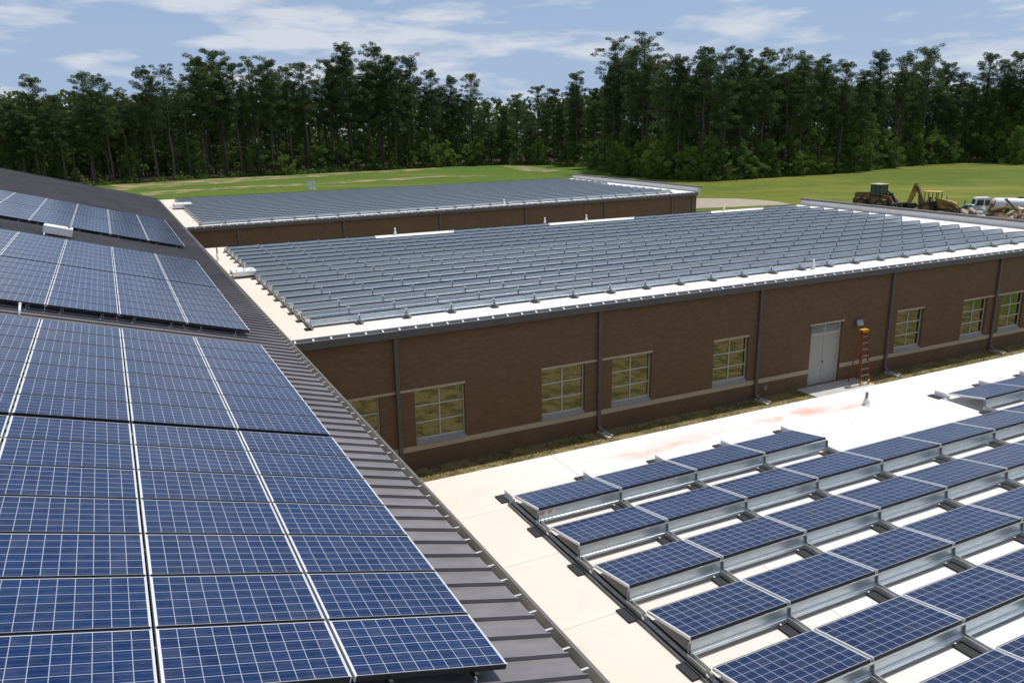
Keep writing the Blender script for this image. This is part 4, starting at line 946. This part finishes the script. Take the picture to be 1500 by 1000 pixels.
# broadleaved understorey along the wood's edge
BR = [(915,215,0,3),(965,205,0,3),(1060,220,0,4),(1205,228,0,3),(660,218,0,3),(420,226,0,3),(505,205,1,0),(470,212,1,5),(545,215,0,1),(590,200,2,0),(625,188,1,0),(640,210,0,3),(700,200,0,0),(745,190,1,1),(790,205,0,3),(770,215,0,0),(840,208,2,5),(870,222,0,0),(900,205,0,3),(925,185,2,0),(905,235,0,4),(955,230,0,5),(985,180,2,0),(1010,215,0,3),(1040,200,1,1),(1085,212,0,0),(1120,205,1,5),(1150,195,1,0),(1178,140,4,4),(1165,222,0,3),(1190,230,0,4),(1150,240,0,4),(1225,152,3,1),(1255,165,2,5),(1290,190,1,0),(1330,175,2,3),(1365,190,1,0),(1400,165,2,0),(1345,210,0,4),(1300,215,0,1),(1440,150,3,5),(1385,200,0,0),(1470,170,2,3),(1500,150,3,1),(375,212,3,5),(285,205,4,5),(190,215,4,2),(90,205,4,1),(10,212,3,5),(655,205,0,4),(690,212,0,3),(575,222,0,4),(940,205,1,3),(1020,225,0,4),(1100,228,0,3),(1130,215,0,4),(1530,180,0,0)]
SPB = {(1178,140):'tall pointed yellow-green broadleaf tree inside the right tree line', (1225,152):'large rounded dark broadleaf tree at the lawn edge right of centre', (420,226):'bright green bushy tree at the left wood edge', (790,205):'round bright tree at the wood edge beyond the far roof'}
for (u, v, back, mi) in BR:
    vb = interp(BASE, u); g = onz(u, vb, ZG); p2 = away((g.x, g.y), rnd.uniform(-2.5, 1)+back*2.5); D = math.hypot(p2[0]-CAM.x, p2[1])
    h = zat(u, v, D)-ZG; s_ = h/HB_
    tree('b', BROADS[mi], p2[0], p2[1], s_, max(.45, min(1.5, s_**.75)), rnd.uniform(0,6.28), SPB.get((u, v), 'leafy green understorey tree in front of the pines at the wood edge'), 'broadleaf trees along the wood edge', name='broadleaf_tree')
# lone round tree on the lawn at far right
g = onz(1488, 241.5, ZG); D = math.hypot(g.x-CAM.x, g.y); h = zat(1488, 186, D)-ZG
tree('b', BROADS[1], g.x, g.y, h/HB_, h/HB_*.85, 1.0, 'round green tree standing on the lawn at the far right', None, name='broadleaf_tree')
u = -60; k = 0
while u < 1560 :
    vb = interp(BASE, u); g = onz(u, vb, ZG); p2 = away((g.x, g.y), rnd.uniform(16, 44)); D = math.hypot(p2[0]-CAM.x, p2[1])
    h = zat(u, rnd.uniform(165, 215), D)-ZG; tree('b', BROADS[rnd.choice((0,1,2,5))], p2[0], p2[1], h/HB_, rnd.uniform(.9,1.4), rnd.uniform(0,6.28), 'dark broadleaf tree in the shade among the pines', 'shaded broadleaf trees among the pines', name='broadleaf_tree'); u += rnd.uniform(30, 44)
# low edge shrubs as ground cover
b = MB()
for i in range(1500):
    u = rnd.uniform(-60, 1560); vb = interp(BASE, u); g = onz(u, vb, ZG); p2 = away((g.x, g.y), rnd.uniform(-2.2, 6)); r_ = rnd.uniform(.5, 1.5)
    if u < 400 and rnd.random() < .6: continue
    leafcloud(b, Vector((p2[0], p2[1], ZG+r_*.5)), r_, r_, r_*.8, 34, .5, rnd, .65, .4, mi=rnd.choice((0,0,1)))
o = b.build('edge_undergrowth', [m_leaf, m_leafb], recalc=False); tag(o, 'low scrub growing along the foot of the tree line', 'undergrowth', kind='stuff')
# the depth of the wood beyond the countable trees
b = MB()
for i in range(3600):
    u = rnd.uniform(-90, 1590); vb = interp(BASE, u); g = onz(u, vb, ZG); p2 = away((g.x, g.y), rnd.uniform(60, 110)); r_ = rnd.uniform(2, 4)
    leafcloud(b, Vector((p2[0], p2[1], ZG+rnd.uniform(0, 1)**1.5*25)), r_, r_, r_*.7, 30, 1.8, rnd, .7, .3)
o = b.build('deep_woods', m_needle, recalc=False); tag(o, 'dark mass of forest seen between the trunks of the tree line', 'forest', kind='stuff')
